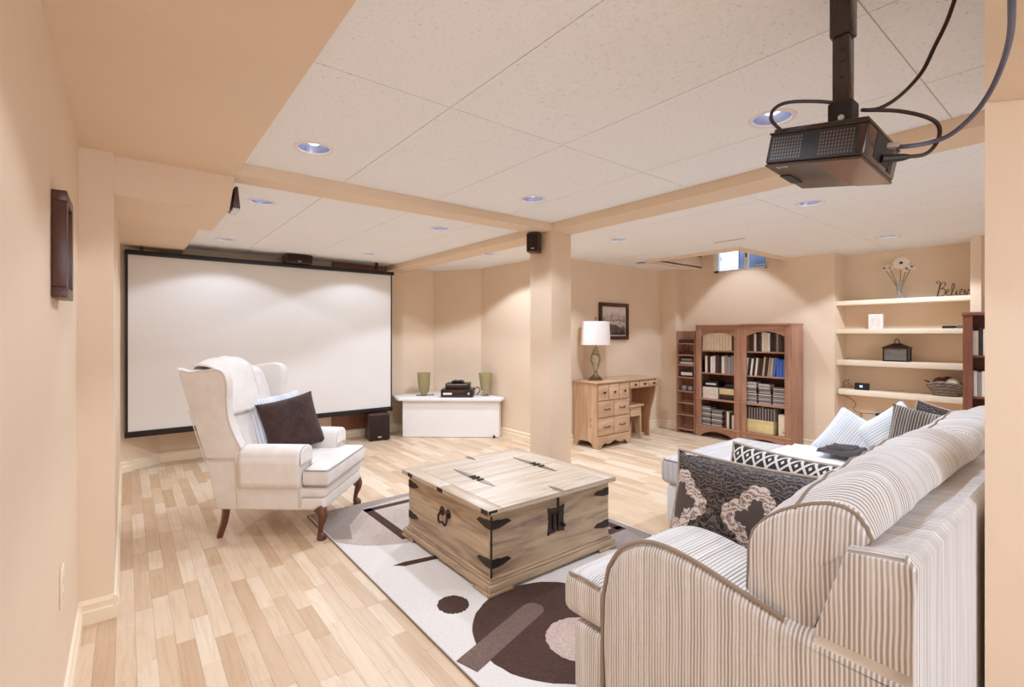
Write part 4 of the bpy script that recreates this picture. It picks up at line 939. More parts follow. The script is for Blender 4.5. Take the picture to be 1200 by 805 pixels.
# ================================================================== CHEST
PCH = wood('chest_pine_side', '#86705f', '#b99f82', '#d0b99b', scale=(3, 30, 26), rough=.5, knots=True, rvar=.06)
PCHS = wood('chest_pine_end', '#86705f', '#b99f82', '#d0b99b', scale=(30, 3, 26), rough=.5, knots=True, rvar=.06)
PLID = wood('chest_pine_lid', '#ae967f', '#c6b29b', '#d2c1ac', scale=(3, 26, 26), rough=.4, knots=True, rvar=.07)
IRB = M('iron_black', '#3a2c28', .5, .5, var=.2)
z0 = .0128
cx0, cx1, cy0, cy1 = 1.36, 2.295, 1.893, 2.838
bx0, bx1, by0, by1 = 1.397, 2.262, 1.925, 2.806
t = thing('wooden_chest', 'square rustic pine trunk coffee table with black iron straps', 'chest', ((cx0 + cx1) / 2, (cy0 + cy1) / 2, z0))
zb, zt = .085, .405
MB().box(bx0, bx1, by0, by0 + .02, zb, zt).build('front_board', PCH, t)
MB().box(bx0, bx1, by1 - .02, by1, zb, zt).build('back_board', PCH, t)
for a in (bx0, bx1 - .02): MB().box(a, a + .02, by0 + .0205, by1 - .0205, zb, zt).build('end_board', PCHS, t)
# plinth: stepped moulding, bracket feet
for k, (o_, za, zb_) in enumerate(((.028, .028, .062), (.016, .0625, .074), (.006, .0745, .088))):
    m_ = PCH
    MB().box(bx0 - o_, bx1 + o_, by0 - o_, by0 - o_ + .03, za + .0, zb_, bev=.003).build('plinth_moulding', PCH, t); MB().box(bx0 - o_, bx1 + o_, by1 + o_ - .03, by1 + o_, za, zb_, bev=.003).build('plinth_moulding', PCH, t)
    MB().box(bx0 - o_, bx0 - o_ + .03, by0 - o_ + .0305, by1 + o_ - .0305, za, zb_, bev=.003).build('plinth_moulding', PCHS, t); MB().box(bx1 + o_ - .03, bx1 + o_, by0 - o_ + .0305, by1 + o_ - .0305, za, zb_, bev=.003).build('plinth_moulding', PCHS, t)
for fx, sx in ((bx0 - .034, 1), (bx1 + .034, -1)):
    for fy, sy in ((by0 - .034, 1), (by1 + .034, -1)):
        L1 = .15
        pts = [(fx, fy), (fx + sx * L1, fy), (fx + sx * (L1 - .04), fy + sy * .045), (fx + sx * .045, fy + sy * .045), (fx + sx * .045, fy + sy * (L1 - .04)), (fx, fy + sy * L1)]
        if sx * sy < 0: pts = pts[::-1]
        MB().prism(pts, 2, z0, .028, bev=.003).build('bracket_foot', PCH, t)
# lid: two leaves of boards with end battens
ym = 2.372
for leaf, (ya, yb) in enumerate(((cy0, ym - .0015), (ym + .0015, cy1))):
    nb = 3; bw = (yb - ya) / nb
    for k in range(nb): MB().box(cx0 + .085, cx1 - .085, ya + k * bw + .0004, ya + (k + 1) * bw - .0004, zt + .001, .432, bev=.0015, seg=1).build('lid_board', PLID, t)
    for a, b in ((cx0, cx0 + .0845), (cx1 - .0845, cx1)): MB().box(a, b, ya, yb, zt + .001, .432, bev=.003).build('lid_end_batten', wood('chest_pine_batten', '#a99079', '#c0aa92', '#ccb9a2', scale=(26, 3, 26), rough=.4, rvar=.05), t)
    ye = ya if leaf == 0 else yb
    MB().box(cx0 + .008, cx1 - .008, ye - .006 if leaf == 0 else ye - .001, ye + .001 if leaf == 0 else ye + .006, zt + .002, zt + .014, bev=.002).build('lid_lip', PLID, t)
def strap(nm, pts, axis, a0, a1): return MB().prism(pts, axis, a0, a1).build(nm, IRB, t)
def leafshape(x, ya, yb, w_):   # spear-pointed flat strap on the lid
    s = 1 if yb > ya else -1
    return [(x - w_, ya), (x + w_, ya), (x + w_ * 1.25, ya + s * .05), (x + w_ * .9, ya + (yb - ya) * .6), (x, yb), (x - w_ * .9, ya + (yb - ya) * .6), (x - w_ * 1.25, ya + s * .05)]
for hx in (1.614, 2.09):
    IRL = M('iron_reflecting', '#857a74', .35, .6, var=.15)  # paler iron on the lid: its reflected light is put into the colour
    h_ = MB().prism(leafshape(hx, ym + .02, 2.625, .016), 2, .4322, .435).build('strap_hinge', IRL, t)
    h2 = MB().prism(leafshape(hx, ym - .02, 2.19, .016), 2, .4322, .435).build('strap_hinge', IRL, t)
    MB().tube([(hx - .024, ym + .004, .436), (hx + .024, ym + .004, .436)], .007, 8).build('hinge_barrel', IRB, t)
    for s in (-1, 1): MB().box(hx - .02, hx + .02, ym + s * .04 - .01, ym + s * .04 + .01, .4352, .441, bev=.002).build('hinge_knuckle', IRB, t)
MB().prism(leafshape(1.85, cy0 + .001, cy0 + .11, .014), 2, .4322, .4345).build('lid_strap', IRL, t)
MB().prism(leafshape(1.85, cy1 - .001, cy1 - .11, .014), 2, .4322, .4345).build('lid_strap', IRL, t)
for yy in (2.36, 1.93, 2.72): MB().box(cx0 - .002, cx0 + .0, yy - .028, yy + .028, .408, .431).build('edge_clip', IRB, t)
MB().box(cx0 - .002, cx0 + .05, cy0 - .002, cy0 - .0002, .412, .432).build('edge_clip', IRB, t)
# corner straps
def side_strap(z, corner):
    fx, fy = {'nf': (bx0, by0), 'ff': (bx0, by1), 'nr': (bx1, by0)}[corner]
    L, w_ = .125, .022
    prof = lambda s: [(0, z - w_), (s * L * .35, z - w_), (s * L * .55, z - w_ * .8), (s * L, z - w_ * .1), (s * L * .8, z + w_ * .7), (s * L * .45, z + w_ * .75), (s * L * .3, z + w_), (0, z + w_)]
    if corner in ('nf', 'nr'):
        s = 1 if corner == 'nf' else -1
        strap('corner_strap', [(fx + a, b) for a, b in prof(s)], 1, fy - .003, fy - .0004)
    if corner in ('nf', 'ff'):
        s = 1 if corner == 'nf' else -1
        strap('corner_strap', [(fy + a, b) for a, b in prof(s)], 0, fx - .003, fx - .0004)
for z in (.345, .155):
    for c in ('nf', 'ff', 'nr'): side_strap(z, c)
MB().box(bx0 - .004, bx0 + .004, by0 - .004, by0 + .004, .09, .40).build('corner_edge', IRB, t)
# lock plate
lxc, lzc = 1.83, .275
pl = []
for k in range(24):
    a = 2 * math.pi * k / 24; q_ = max(abs(math.cos(a)), abs(math.sin(a))); r = .062 / q_ * (1 + (.10 if k % 6 == 3 else -.06 if k % 3 == 0 else 0)); pl.append((lxc + r * .92 * math.cos(a), lzc + r * 1.08 * math.sin(a)))
lp = strap('lock_plate', pl, 1, by0 - .005, by0 - .0005)
MB().box(lxc - .03, lxc - .008, by0 - .016, by0 - .005, lzc - .05, lzc + .035, bev=.003).build('bolt', IRB, lp); MB().box(lxc + .004, lxc + .032, by0 - .016, by0 - .005, lzc - .05, lzc + .035, bev=.003).build('bolt', IRB, lp)
MB().lathe([(.012, 0), (.013, .02), (.01, .03)], seg=10).xform(Matrix.Translation((lxc + .035, by0 - .005, lzc - .03)) @ Matrix.Rotation(R(90), 4, 'X')).build('knob', IRB, lp)
MB().box(lxc + .008, lxc + .02, by0 - .008, by0 - .0005, lzc + .06, .404).build('hasp', IRB, t)
# ring handle on the end
hy, hz = 2.36, .268
hp = MB().lathe([(.022, 0), (.022, .004), (.008, .008)], seg=14).xform(Matrix.Translation((bx0 - .0004, hy + .03, hz + .02)) @ Matrix.Rotation(R(-90), 4, 'Y')).lathe([(.0, 0)] and [(.022, 0), (.022, .004), (.008, .008)], seg=14) if False else MB().lathe([(.026, 0), (.026, .004), (.008, .008)], seg=14).xform(Matrix.Translation((bx0 - .0004, hy + .032, hz + .018)) @ Matrix.Rotation(R(-90), 4, 'Y'))
hpo = hp.build('handle_rosette', IRB, t)
MB().lathe([(.026, 0), (.026, .004), (.008, .008)], seg=14).xform(Matrix.Translation((bx0 - .0004, hy - .032, hz + .018)) @ Matrix.Rotation(R(-90), 4, 'Y')).build('handle_rosette', IRB, t)
MB().tube(smooth([(bx0 - .012, hy + .034, hz + .018), (bx0 - .02, hy + .046, hz - .012), (bx0 - .022, hy + .03, hz - .04), (bx0 - .022, hy, hz - .03), (bx0 - .022, hy - .03, hz - .04), (bx0 - .02, hy - .046, hz - .012), (bx0 - .012, hy - .034, hz + .018)], 5), .0065, 8).build('ring_handle', IRB, t)

# ================================================================== SECTIONAL SOFA
SL, SDK = '#f4f1ef', '#b0a59c'
SFX = stripes('sofa_cloth_x', 0, SL, SDK, .0095); SFY = stripes('sofa_cloth_y', 1, SL, SDK, .0095)
WELT = M('sofa_welt', '#9c8a7a', .85)
FOOTW = M('sofa_foot_wood', '#4a2d20', .4)
sx0, sx1, sy0 = 1.20, 3.76, .25
t = thing('sectional_sofa', 'cream striped sectional sofa with rolled back cushions and chaise', 'sofa', (2.4, .7, 0))
ap = [(1.045, .055), (1.055, .30), (1.05, .44)] + [tuple(v) for v in smooth([(1.03, .53), (.98, .605), (.90, .655), (.82, .668), (.72, .657), (.60, .63), (.50, .608)], 4)] + [(.27, .60), (.252, .595), (.252, .055)]
MB().prism(ap, 0, sx0, sx0 + .25, bev=.03, seg=4).build('arm', SFY, t, 60)
MB().prism(ap, 0, sx1 - .25, sx1, bev=.03, seg=4).build('arm', SFY, t, 60)
wp = [(sx0 - .001, y_, z_) for y_, z_ in [(1.052, .06)] + ap[1:-3]]
MB().tube([(sx0 + .012, p[1] - (.0 if i else 0), p[2] + .004) for i, p in enumerate(wp)], .0065, 6).build('arm_welt', WELT, t)
bp_ = [(sy0, .055), (sy0, .822), (sy0 + .015, .838), (sy0 + .12, .824), (sy0 + .19, .60), (sy0 + .22, .30), (sy0 + .22, .055)]
MB().prism(bp_, 0, sx0 + .004, sx1 - .004, bev=.012, seg=3).build('back_frame', SFX, t, 50)
MB().prism([(sy0 + .004, .612), (sy0 + .004, .815), (sy0 + .015, .83), (sy0 + .118, .818), (sy0 + .182, .615)], 0, sx0 - .004, sx0 + .003, bev=.003).build('back_side_panel', SFY, t)
MB().tube([(sx0 - .004, sy0 + .003, .06), (sx0 - .004, sy0 + .003, .82), (sx0 + .01, sy0 + .02, .84)], .005, 6).build('back_welt', SFY, t)
MB().box(sx0 + .252, sx1 - .252, sy0 + .222, 1.06, .055, .295, bev=.02, seg=3).build('seat_base', SFX, t)
MB().box(sx0 + .012, sx0 + .25, 1.056, 1.19, .06, .295, bev=.02, seg=3).build('front_rail_end', SFY, t)
MB().box(sx0 + .252, 2.765, 1.062, 1.19, .06, .295, bev=.02, seg=3).build('front_rail', SFX, t)
MB().box(2.775, sx1 - .02, 1.065, 1.875, .055, .30, bev=.02, seg=3).build('chaise_base', SFY, t)
SFC = stripes('chaise_cloth', 1, '#d9d4d2', '#a8a09d', .009)
def slab(nm, poly, za, zb_, m, r=.045):
    mb = MB(); mb.prism(poly, 2, za, zb_, bev=r, seg=5)
    return mb.build(nm, m, t, 70)
slab('seat_cushion', [(sx0 + .012, 1.065), (sx0 + .258, 1.065), (sx0 + .258, .46), (2.752, .46), (2.752, 1.225), (sx0 + .012, 1.225)], .298, .462, SFY)
slab('chaise_cushion', [(2.76, .46), (sx1 - .258, .46), (sx1 - .258, 1.06), (sx1 - .01, 1.06), (sx1 - .01, 1.895), (2.76, 1.895)], .302, .482, SFC)
MB().tube(smooth([(sx0 + .016, 1.07, .447), (sx0 + .016, 1.14, .452), (sx0 + .018, 1.212, .447)], 4), .005, 6).build('seat_welt', WELT, t)
MB().tube([(2.764, 1.0, .462), (2.764, 1.88, .462), (2.775, 1.89, .462), (3.5, 1.892, .462)], .005, 6).build('seat_welt', WELT, t)
for fx, fy in ((sx0 + .06, .32), (sx0 + .06, 1.12), (sx1 - .06, .32), (2.85, 1.80), (sx1 - .08, 1.80), (2.5, .32)): MB().lathe([(.022, 0.012 if (1 < fy < 1.2) else 0), (.032, .056)], (fx, fy, 0), 4).build('foot', FOOTW, t)
SEC = [(.50, .475), (.585, .52), (.622, .62), (.612, .74), (.565, .845), (.49, .918), (.41, .948), (.345, .93), (.322, .868), (.352, .828), (.392, .74), (.432, .62), (.455, .50)]
def back_cushion(xa, xb, seed):
    ring = smooth([(0, a, b) for a, b in SEC], 4, True); n = len(ring)
    c = Vector((0, sum(p[1] for p in ring) / n, sum(p[2] for p in ring) / n))
    mb = MB(); NX = 46; R_ = .13; rows = []
    for i in range(NX + 1):
        f = i / NX; f = .5 - .5 * math.cos(math.pi * f)
        x = xa + (xb - xa) * f; e = min(x - xa, xb - x)
        s = 1 if e > R_ else .80 + .20 * math.sqrt(max(0, 1 - (1 - e / R_) ** 2))
        row_ = []
        for p in ring:
            d = (p - c) * s; q_ = c + d; q_.x = x
            k = Vector((x * 3.2, d.y * 9, d.z * 9)) + Vector((seed * 5, 0, 0))
            k2 = Vector((x * 16, d.y * 3, d.z * 3)) + Vector((seed * 9, 4, 0))
            amp = .022 * noise.noise(k) + .014 * noise.noise(k2)
            if d.length > 1e-6: q_ += d.normalized() * amp
            q_.z -= .018 * (1 - min(1, e / .35)) * max(0, (p[2] - .6) / .35)
            row_.append(q_)
        rows.append(row_)
    V = [[mb.bm.verts.new(p) for p in r] for r in rows]
    for a, b in zip(V, V[1:]):
        for k in range(n): mb.bm.faces.new((a[k], a[(k + 1) % n], b[(k + 1) % n], b[k]))
    for r, sgn in ((V[0], -1), (V[-1], 1)):
        cc = Vector((0, 0, 0))
        for v in r: cc += v.co
        cc /= n; prev = r
        for lv in (.66, .33):
            cur = [mb.bm.verts.new(cc + (v.co - cc) * lv + Vector((sgn * .016 * (1 - lv), 0, 0))) for v in r]
            for k in range(n): mb.bm.faces.new((prev[k], prev[(k + 1) % n], cur[(k + 1) % n], cur[k]))
            prev = cur
        mb.bm.faces.new(prev)
    for f in mb.bm.faces:
        if abs(f.calc_center_median().x - xa) < .02 or abs(f.calc_center_median().x - xb) < .02: f.material_index = 1
    o = mb.build('back_cushion', [SFX, SFY], t, 80)
    for end, idx in ((0, 3), (1, -4)):
        MB().tube([p + (p - c - Vector((p.x, 0, 0))).normalized() * .002 for p in rows[idx][::2]], .0045, 5, closed=True).build('welt', WELT, o)
    kk = max(range(n), key=lambda q: ring[q][2] + .6 * ring[q][1])
    MB().tube([r[kk] + Vector((0, .001, .001)) for r in rows[2:-2]], .0045, 5).build('welt', WELT, o)
back_cushion(1.235, 2.44, 1); back_cushion(2.45, 3.25, 2)

# ---- pillows
def pillow(name, label, ctr, rot, w_, h_, th, mat, pipe=None, group=None, wr=.006, cat='pillow'):
    """local x = width, z = height, y = thickness; rot: 3x3/4x4 rotation"""
    t = thing(name, label, cat, ctr, 0, group); t.matrix_basis = Matrix.Translation(ctr) @ rot.to_4x4()
    def P(a, b, sg):
        u_, v_ = a * 2 - 1, b * 2 - 1
        u_ = math.copysign(abs(u_) ** .85, u_); v_ = math.copysign(abs(v_) ** .85, v_)
        x = w_ / 2 * u_ * (1 - .07 * (1 - v_ * v_)); z = h_ / 2 * v_ * (1 - .07 * (1 - u_ * u_))
        y = sg * th / 2 * ((1 - u_ ** 4) * (1 - v_ ** 4)) ** .6
        k = Vector((x * 7, z * 7, sg * 3 + ctr[0]))
        f = (1 - u_ ** 6) * (1 - v_ ** 6)
        return Vector((x, y + f * wr * noise.noise(k) * 2, z + f * wr * noise.noise(k * 1.7)))
    mb = MB(); mb.grid(lambda a, b: P(a, b, -1), 22, 22); mb.grid(lambda a, b: P(a, b, 1), 22, 22)
    bmesh.ops.remove_doubles(mb.bm, verts=mb.bm.verts[:], dist=1e-5)
    mb.build('cover', mat, t, 80, world=False)
    if pipe:
        N = 22; edge = [P(k / N, 0, 1) for k in range(N)] + [P(1, k / N, 1) for k in range(N)] + [P(1 - k / N, 1, 1) for k in range(N)] + [P(0, 1 - k / N, 1) for k in range(N)]
        MB().tube(edge, .0055, 6, closed=True).build('piping', pipe, t, world=False)
    return t
def mnode(nt, op, a, b=None, c=None):
    n = nd(nt, 'ShaderNodeMath', operation=op)
    for i, v in enumerate((a, b, c)):
        if v is None: continue
        if isinstance(v, (int, float)): n.inputs[i].default_value = v
        else: nt.links.new(v, n.inputs[i])
    return n.outputs[0]
def mixc(nt, fac, a, b):
    mx = nd(nt, 'ShaderNodeMix', data_type='RGBA')
    nt.links.new(fac, mx.inputs[0])
    for i, v in ((6, a), (7, b)):
        if isinstance(v, tuple): mx.inputs[i].default_value = (*v[:3], 1)
        else: nt.links.new(v, mx.inputs[i])
    return mx.outputs[2]
def damask():
    m, nt, b = newmat('damask_print'); b.inputs['Roughness'].default_value = .6
    tc = nd(nt, 'ShaderNodeTexCoord'); sp = nd(nt, 'ShaderNodeSeparateXYZ'); nt.links.new(tc.outputs['Object'], sp.inputs[0])
    P = .27
    a = mnode(nt, 'MULTIPLY_ADD', sp.outputs['X'], 1 / P, .33); c = mnode(nt, 'MULTIPLY_ADD', sp.outputs['Z'], 1 / P, .42)
    # diagonal lattice
    u_ = mnode(nt, 'SUBTRACT', mnode(nt, 'FRACT', a), .5); v_ = mnode(nt, 'SUBTRACT', mnode(nt, 'FRACT', c), .5)
    r = mnode(nt, 'SQRT', mnode(nt, 'ADD', mnode(nt, 'MULTIPLY', u_, u_), mnode(nt, 'MULTIPLY', v_, v_)))
    th = mnode(nt, 'ARCTAN2', v_, u_)
    star = mnode(nt, 'MULTIPLY', mnode(nt, 'COSINE', mnode(nt, 'MULTIPLY', th, 4)), .05)
    scal = mnode(nt, 'MULTIPLY', mnode(nt, 'ABSOLUTE', mnode(nt, 'SINE', mnode(nt, 'MULTIPLY', th, 8))), .03)
    rr = mnode(nt, 'SUBTRACT', mnode(nt, 'SUBTRACT', r, star), scal)
    # fine scrolls
    sw = nd(nt, 'ShaderNodeTexVoronoi', inp={'Scale': 62.0}, feature='DISTANCE_TO_EDGE'); nt.links.new(tc.outputs['Object'], sw.inputs[0])
    scroll = mnode(nt, 'LESS_THAN', sw.outputs[0], .035)
    ring = nd(nt, 'ShaderNodeTexWave', wave_type='RINGS', inp={'Scale': 30.0, 'Distortion': 12.0, 'Detail': 2.0}); nt.links.new(tc.outputs['Object'], ring.inputs[0])
    scr2 = mnode(nt, 'GREATER_THAN', ring.outputs[1], .78)
    lace_tex = mnode(nt, 'MAXIMUM', scroll, mnode(nt, 'GREATER_THAN', ring.outputs[1], .55))
    black, cream, brown, rosy = lin('#120d0c'), lin('#d8cbc1'), lin('#4e403c'), lin('#8d766b')
    ornate = mixc(nt, mnode(nt, 'MAXIMUM', scroll, scr2), black, lin('#6b5a52'))
    lace = mixc(nt, lace_tex, rosy, cream)
    inside = mnode(nt, 'LESS_THAN', rr, .17); inlace = mnode(nt, 'LESS_THAN', rr, .335)
    col_ = mixc(nt, inlace, ornate, lace); col2 = mixc(nt, inside, col_, brown)
    nt.links.new(col2, b.inputs[0]); return m
def lattice():
    m, nt, b = newmat('diamond_print'); b.inputs['Roughness'].default_value = .7
    tc = nd(nt, 'ShaderNodeTexCoord'); sp = nd(nt, 'ShaderNodeSeparateXYZ'); nt.links.new(tc.outputs['Object'], sp.inputs[0])
    a = mnode(nt, 'ABSOLUTE', mnode(nt, 'SUBTRACT', mnode(nt, 'FRACT', mnode(nt, 'MULTIPLY', sp.outputs['X'], 22)), .5)); c = mnode(nt, 'ABSOLUTE', mnode(nt, 'SUBTRACT', mnode(nt, 'FRACT', mnode(nt, 'MULTIPLY', sp.outputs['Z'], 16)), .5))
    s_ = mnode(nt, 'ADD', a, c)
    band = mnode(nt, 'LESS_THAN', mnode(nt, 'ABSOLUTE', mnode(nt, 'SUBTRACT', s_, .5)), .11); core = mnode(nt, 'LESS_THAN', s_, .14)
    col_ = mixc(nt, mnode(nt, 'MAXIMUM', band, core), lin('#1c1715'), lin('#ddd5cd')); nt.links.new(col_, b.inputs[0]); return m
TAUPE = M('pillow_piping', '#b9aa9c', .8)
DAM, LAT = damask(), lattice()
def frame_rot(normal, up=(0, 0, 1), roll=0.):
    """local -Y looks along normal, z stays up"""
    n = -Vector(normal).normalized(); u_ = Vector(up); x = n.cross(u_).normalized(); z = x.cross(n).normalized()
    m = Matrix((x, n, z)).transposed(); return m @ Matrix.Rotation(roll, 3, 'Y')
pillow('throw_pillow', 'brown and cream damask print pillow leaning on the sofa arm', (1.60, .772, .655), frame_rot((-1, -.05, .32)), .56, .40, .13, DAM, TAUPE)
pillow('throw_pillow', 'black and white diamond print pillow behind the damask pillow', (1.80, .735, .665), frame_rot((-1, .12, .42)), .50, .40, .12, LAT, TAUPE)
BST = stripes('blue_stripe_cloth', 0, '#eef0f3', '#d0d7df', .014)
pillow('throw_pillow', 'pale blue striped pillow with pointed corner, standing next to the dark folded blanket', (3.36, 1.00, .655), frame_rot((-1, -.25, .55), roll=R(30)), .31, .31, .12, BST, None)
pillow('throw_pillow', 'pale blue striped pillow with pointed corner, standing next to the grey striped pillow', (3.39, .80, .690), frame_rot((-1, -.2, .40), roll=R(50)), .33, .33, .12, BST, None)
GST = stripes('grey_stripe_cloth', 0, '#b3a598', '#4d423c', .012, 1.2)
pillow('throw_pillow', 'grey striped pillow near the far end of the sofa back', (3.335, .635, .685), frame_rot((-1, -.1, .3), roll=R(8)), .40, .38, .10, GST, None)
pillow('throw_pillow', 'black damask pillow behind the grey striped pillow', (3.44, .57, .685), frame_rot((-1, -.1, .15), roll=R(14)), .40, .38, .09, DAM, TAUPE)
# blankets on the chaise
def sheet(name, label, x0, x1, y0, y1, z, thick, wr, mat, seed, parts=True):
    t = thing(name, label, 'blanket', ((x0 + x1) / 2, (y0 + y1) / 2, z))
    for lay in range(2):
        k_ = lay * .04; zz = z + .002 + lay * thick / 2
        def top(a, b, zz=zz, k_=k_):
            x = x0 + k_ + (x1 - x0 - 2 * k_) * a; y = y0 + k_ + (y1 - y0 - 2 * k_) * b
            e = min(a, 1 - a, b, 1 - b); q_ = min(1, e / .06)
            return Vector((x + .012 * noise.noise(Vector((a * 5, b * 5, seed))), y + .012 * noise.noise(Vector((a * 5, b * 5, seed + 5))), zz + (thick / 2 - .003) * math.sqrt(max(0, 1 - (1 - q_) ** 2)) + q_ * wr * (.5 + noise.noise(Vector((x * 8, y * 8, seed + lay))))))
        def bot(a, b, zz=zz):
            p = top(a, b); p.z = zz; return p
        mb = MB(); mb.grid(top, 24, 24); mb.grid(bot, 24, 24); bmesh.ops.remove_doubles(mb.bm, verts=mb.bm.verts[:], dist=1e-4)
        mb.build('folded_layer', mat, t, 80)
    return t
sheet('quilt', 'rumpled white quilt folded on the chaise', 2.98, 3.48, .88, 1.40, .482, .08, .02, M('quilt_white', '#e9e9ea', .85, var=.05, bump=.4, bscale=30), 3)
sheet('dark_blanket', 'dark grey blanket lying on the white quilt', 3.14, 3.46, .90, 1.12, .60, .03, .018, M('blanket_dark', '#4b4341', .8, var=.1), 8)

# ================================================================== WING CHAIR
UPH = M('chair_linen', '#e4dbd3', .85, var=.05, vscale=12, bump=.25, bscale=300, sheen=.1)
UPHC = M('cover_cloth', '#e9e1da', .85, var=.04, vscale=14, bump=.3, bscale=240)
MAH = wood('mahogany', '#4f2c20', '#6b3d2b', scale=(30, 30, 6), rough=.3)
CPIPE = M('chair_piping', '#cfc5bd', .8)
t = thing('wing_chair', 'cream upholstered wing chair with cabriole legs facing the chest', 'armchair', (.907, 3.579, 0), R(-130))
def cb(nm, mb, m=UPH, ang=60): return mb.build(nm, m, t, ang, world=False)
wing = smooth([(-.575, 1.07), (-.49, 1.045), (-.40, 1.055), (-.32, 1.068)], 4)[:-1] + smooth([(-.32, 1.068), (-.255, 1.05), (-.228, .98), (-.235, .86), (-.225, .74), (-.185, .63), (-.155, .56), (-.15, .50)], 4) + [Vector((-.39, .50))] + smooth([(-.39, .50), (-.44, .66), (-.505, .86), (-.575, 1.07)], 4)[1:-1]
wing2 = [(p[0], p[1]) for p in wing]
for s in (1, -1):
    a, b = (.275, .352) if s > 0 else (-.352, -.275)
    mb = MB().prism(wing2, 0, a, b, bev=.018, seg=4)
    for v in mb.bm.verts:   # wings flare outwards towards the front top
        v.co.x += s * .045 * max(0, (v.co.z - .55) / .5) * max(0, (v.co.y + .55) / .33)
    cb('wing', mb)
    low_p = [(-.315, .19), (-.39, .50), (-.15, .515), (.20, .515), (.205, .19)]
    cb('side_panel', MB().prism(low_p, 0, *((.30, .35) if s > 0 else (-.35, -.30)), bev=.012, seg=3))
    # arm: rounded top
    prof = [(s * .215, .20), (s * .215, .52)] + [(s * (.29 - .078 * math.cos(k * math.pi / 8)), .525 + .048 * math.sin(k * math.pi / 8)) for k in range(9)] + [(s * .368, .50), (s * .352, .20)]
    if s < 0: prof = prof[::-1]
    cb('arm', MB().prism(prof, 1, -.20, .215, bev=.02, seg=3))
    # arm cover cloth
    o_ = .006
    path = [(.205, .40), (.206, .52)] + [(.29 - (.078 + o_) * math.cos(k * math.pi / 8), .528 + (.048 + o_) * math.sin(k * math.pi / 8)) for k in range(9)] + [(.376, .50), (.368, .42), (.362, .33)]
    def cov(i, j, th, s=s):
        k = i * (len(path) - 1); k0 = min(int(k), len(path) - 2); f = k - k0
        x = path[k0][0] + (path[k0 + 1][0] - path[k0][0]) * f; z = path[k0][1] + (path[k0 + 1][1] - path[k0][1]) * f
        y = -.165 + .385 * j
        wv = .004 * noise.noise(Vector((x * 8, y * 9, s * 3 + z * 6)))
        return Vector((s * (x + th + wv + (.006 if i > .8 else 0)), y, z + (th if .2 < i < .75 else 0) + .5 * wv))
    mb = MB(); mb.grid(lambda a, b: cov(a, b, .002), 30, 14)
    # front flap of the cover
    def flap(a, b, s=s):
        an = a * math.pi; return Vector((s * (.29 - .083 * math.cos(an)), .2235, .528 + .053 * math.sin(an) - b * (.06 + .05 * math.sin(an))))
    mb.grid(flap, 12, 5)
    o2 = cb('arm_cover', mb, UPHC, 80); sd = o2.modifiers.new('thick', 'SOLIDIFY'); sd.thickness = .004; sd.offset = 0
# back
bk = [(-.30, .20), (-.20, .42), (-.245, .60), (-.30, .80), (-.345, .96), (-.37, 1.04), (-.42, 1.085), (-.50, 1.10), (-.575, 1.075), (-.505, .86), (-.44, .66), (-.385, .48), (-.325, .20)]
mb = MB().prism([tuple(p) for p in smooth([(a, b) for a, b in bk], 3, True)], 0, -.29, .29, bev=.012, seg=3)
for v in mb.bm.verts: v.co.z -= .05 * (v.co.x / .29) ** 2 * max(0, v.co.z - .9) / .2
cb('backrest', mb)
MB_ = MB().tube([(.354, p[0] if True else 0, p[1]) for p in wing2[2:-4]], .004, 5); 
for v in MB_.bm.verts: v.co.x += .045 * max(0, (v.co.z - .55) / .5) * max(0, (v.co.y + .55) / .33)
cb('wing_piping', MB_, CPIPE)
cb('seat_base', MB().box(-.335, .335, -.30, .355, .185, .262, bev=.014, seg=3))
cb('seat_band', MB().box(-.338, .338, .0, .362, .2625, .328, bev=.018, seg=3))
tc_ = [(-.208, -.27), (.208, -.27), (.208, .225), (.345, .225), (.345, .385), (-.345, .385), (-.345, .225), (-.208, .225)]
mb = MB().prism(tc_, 2, .33, .445, bev=.032, seg=4)
for v in mb.bm.verts:
    if v.co.z > .42: v.co.z += .022 * max(0, 1 - (v.co.x / .36) ** 2) * max(0, 1 - ((v.co.y - .05) / .36) ** 2)
cb('seat_cushion', mb)
for z_ in (.434, .342): cb('cushion_piping', MB().tube([(.212, .228, z_), (.33, .229, z_), (.342, .24, z_), (.342, .372, z_), (.332, .382, z_), (-.332, .382, z_), (-.342, .372, z_), (-.342, .24, z_)], .0045, 6), M('grey_piping', '#a39c98', .8))
for s in (1, -1):
    cb('rear_leg', MB().tube(smooth([(s * .30, -.285, .19), (s * .305, -.295, .10), (s * .31, -.325, .0)], 4), .026, 4, taper=lambda f: 1.1 - .35 * f), MAH)
    leg_ = [(s * .312, .318, .195), (s * .322, .338, .165), (s * .324, .340, .13), (s * .316, .328, .085), (s * .312, .322, .045), (s * .318, .332, .022), (s * .32, .335, .0)]
    cb('front_leg', MB().tube(smooth(leg_, 4), .024, 10, taper=[1.65 - 1.0 * min(1, k / 13) if k < 17 else (.70 + .55 * math.sin((k - 16) / 8 * math.pi * .72)) for k in range(25)]), MAH)
    cb('knee_bracket', MB().prism([(s * .235, .185), (s * .33, .185), (s * .33, .12), (s * .30, .14), (s * .27, .168)], 1, .315, .345, bev=.004), MAH)
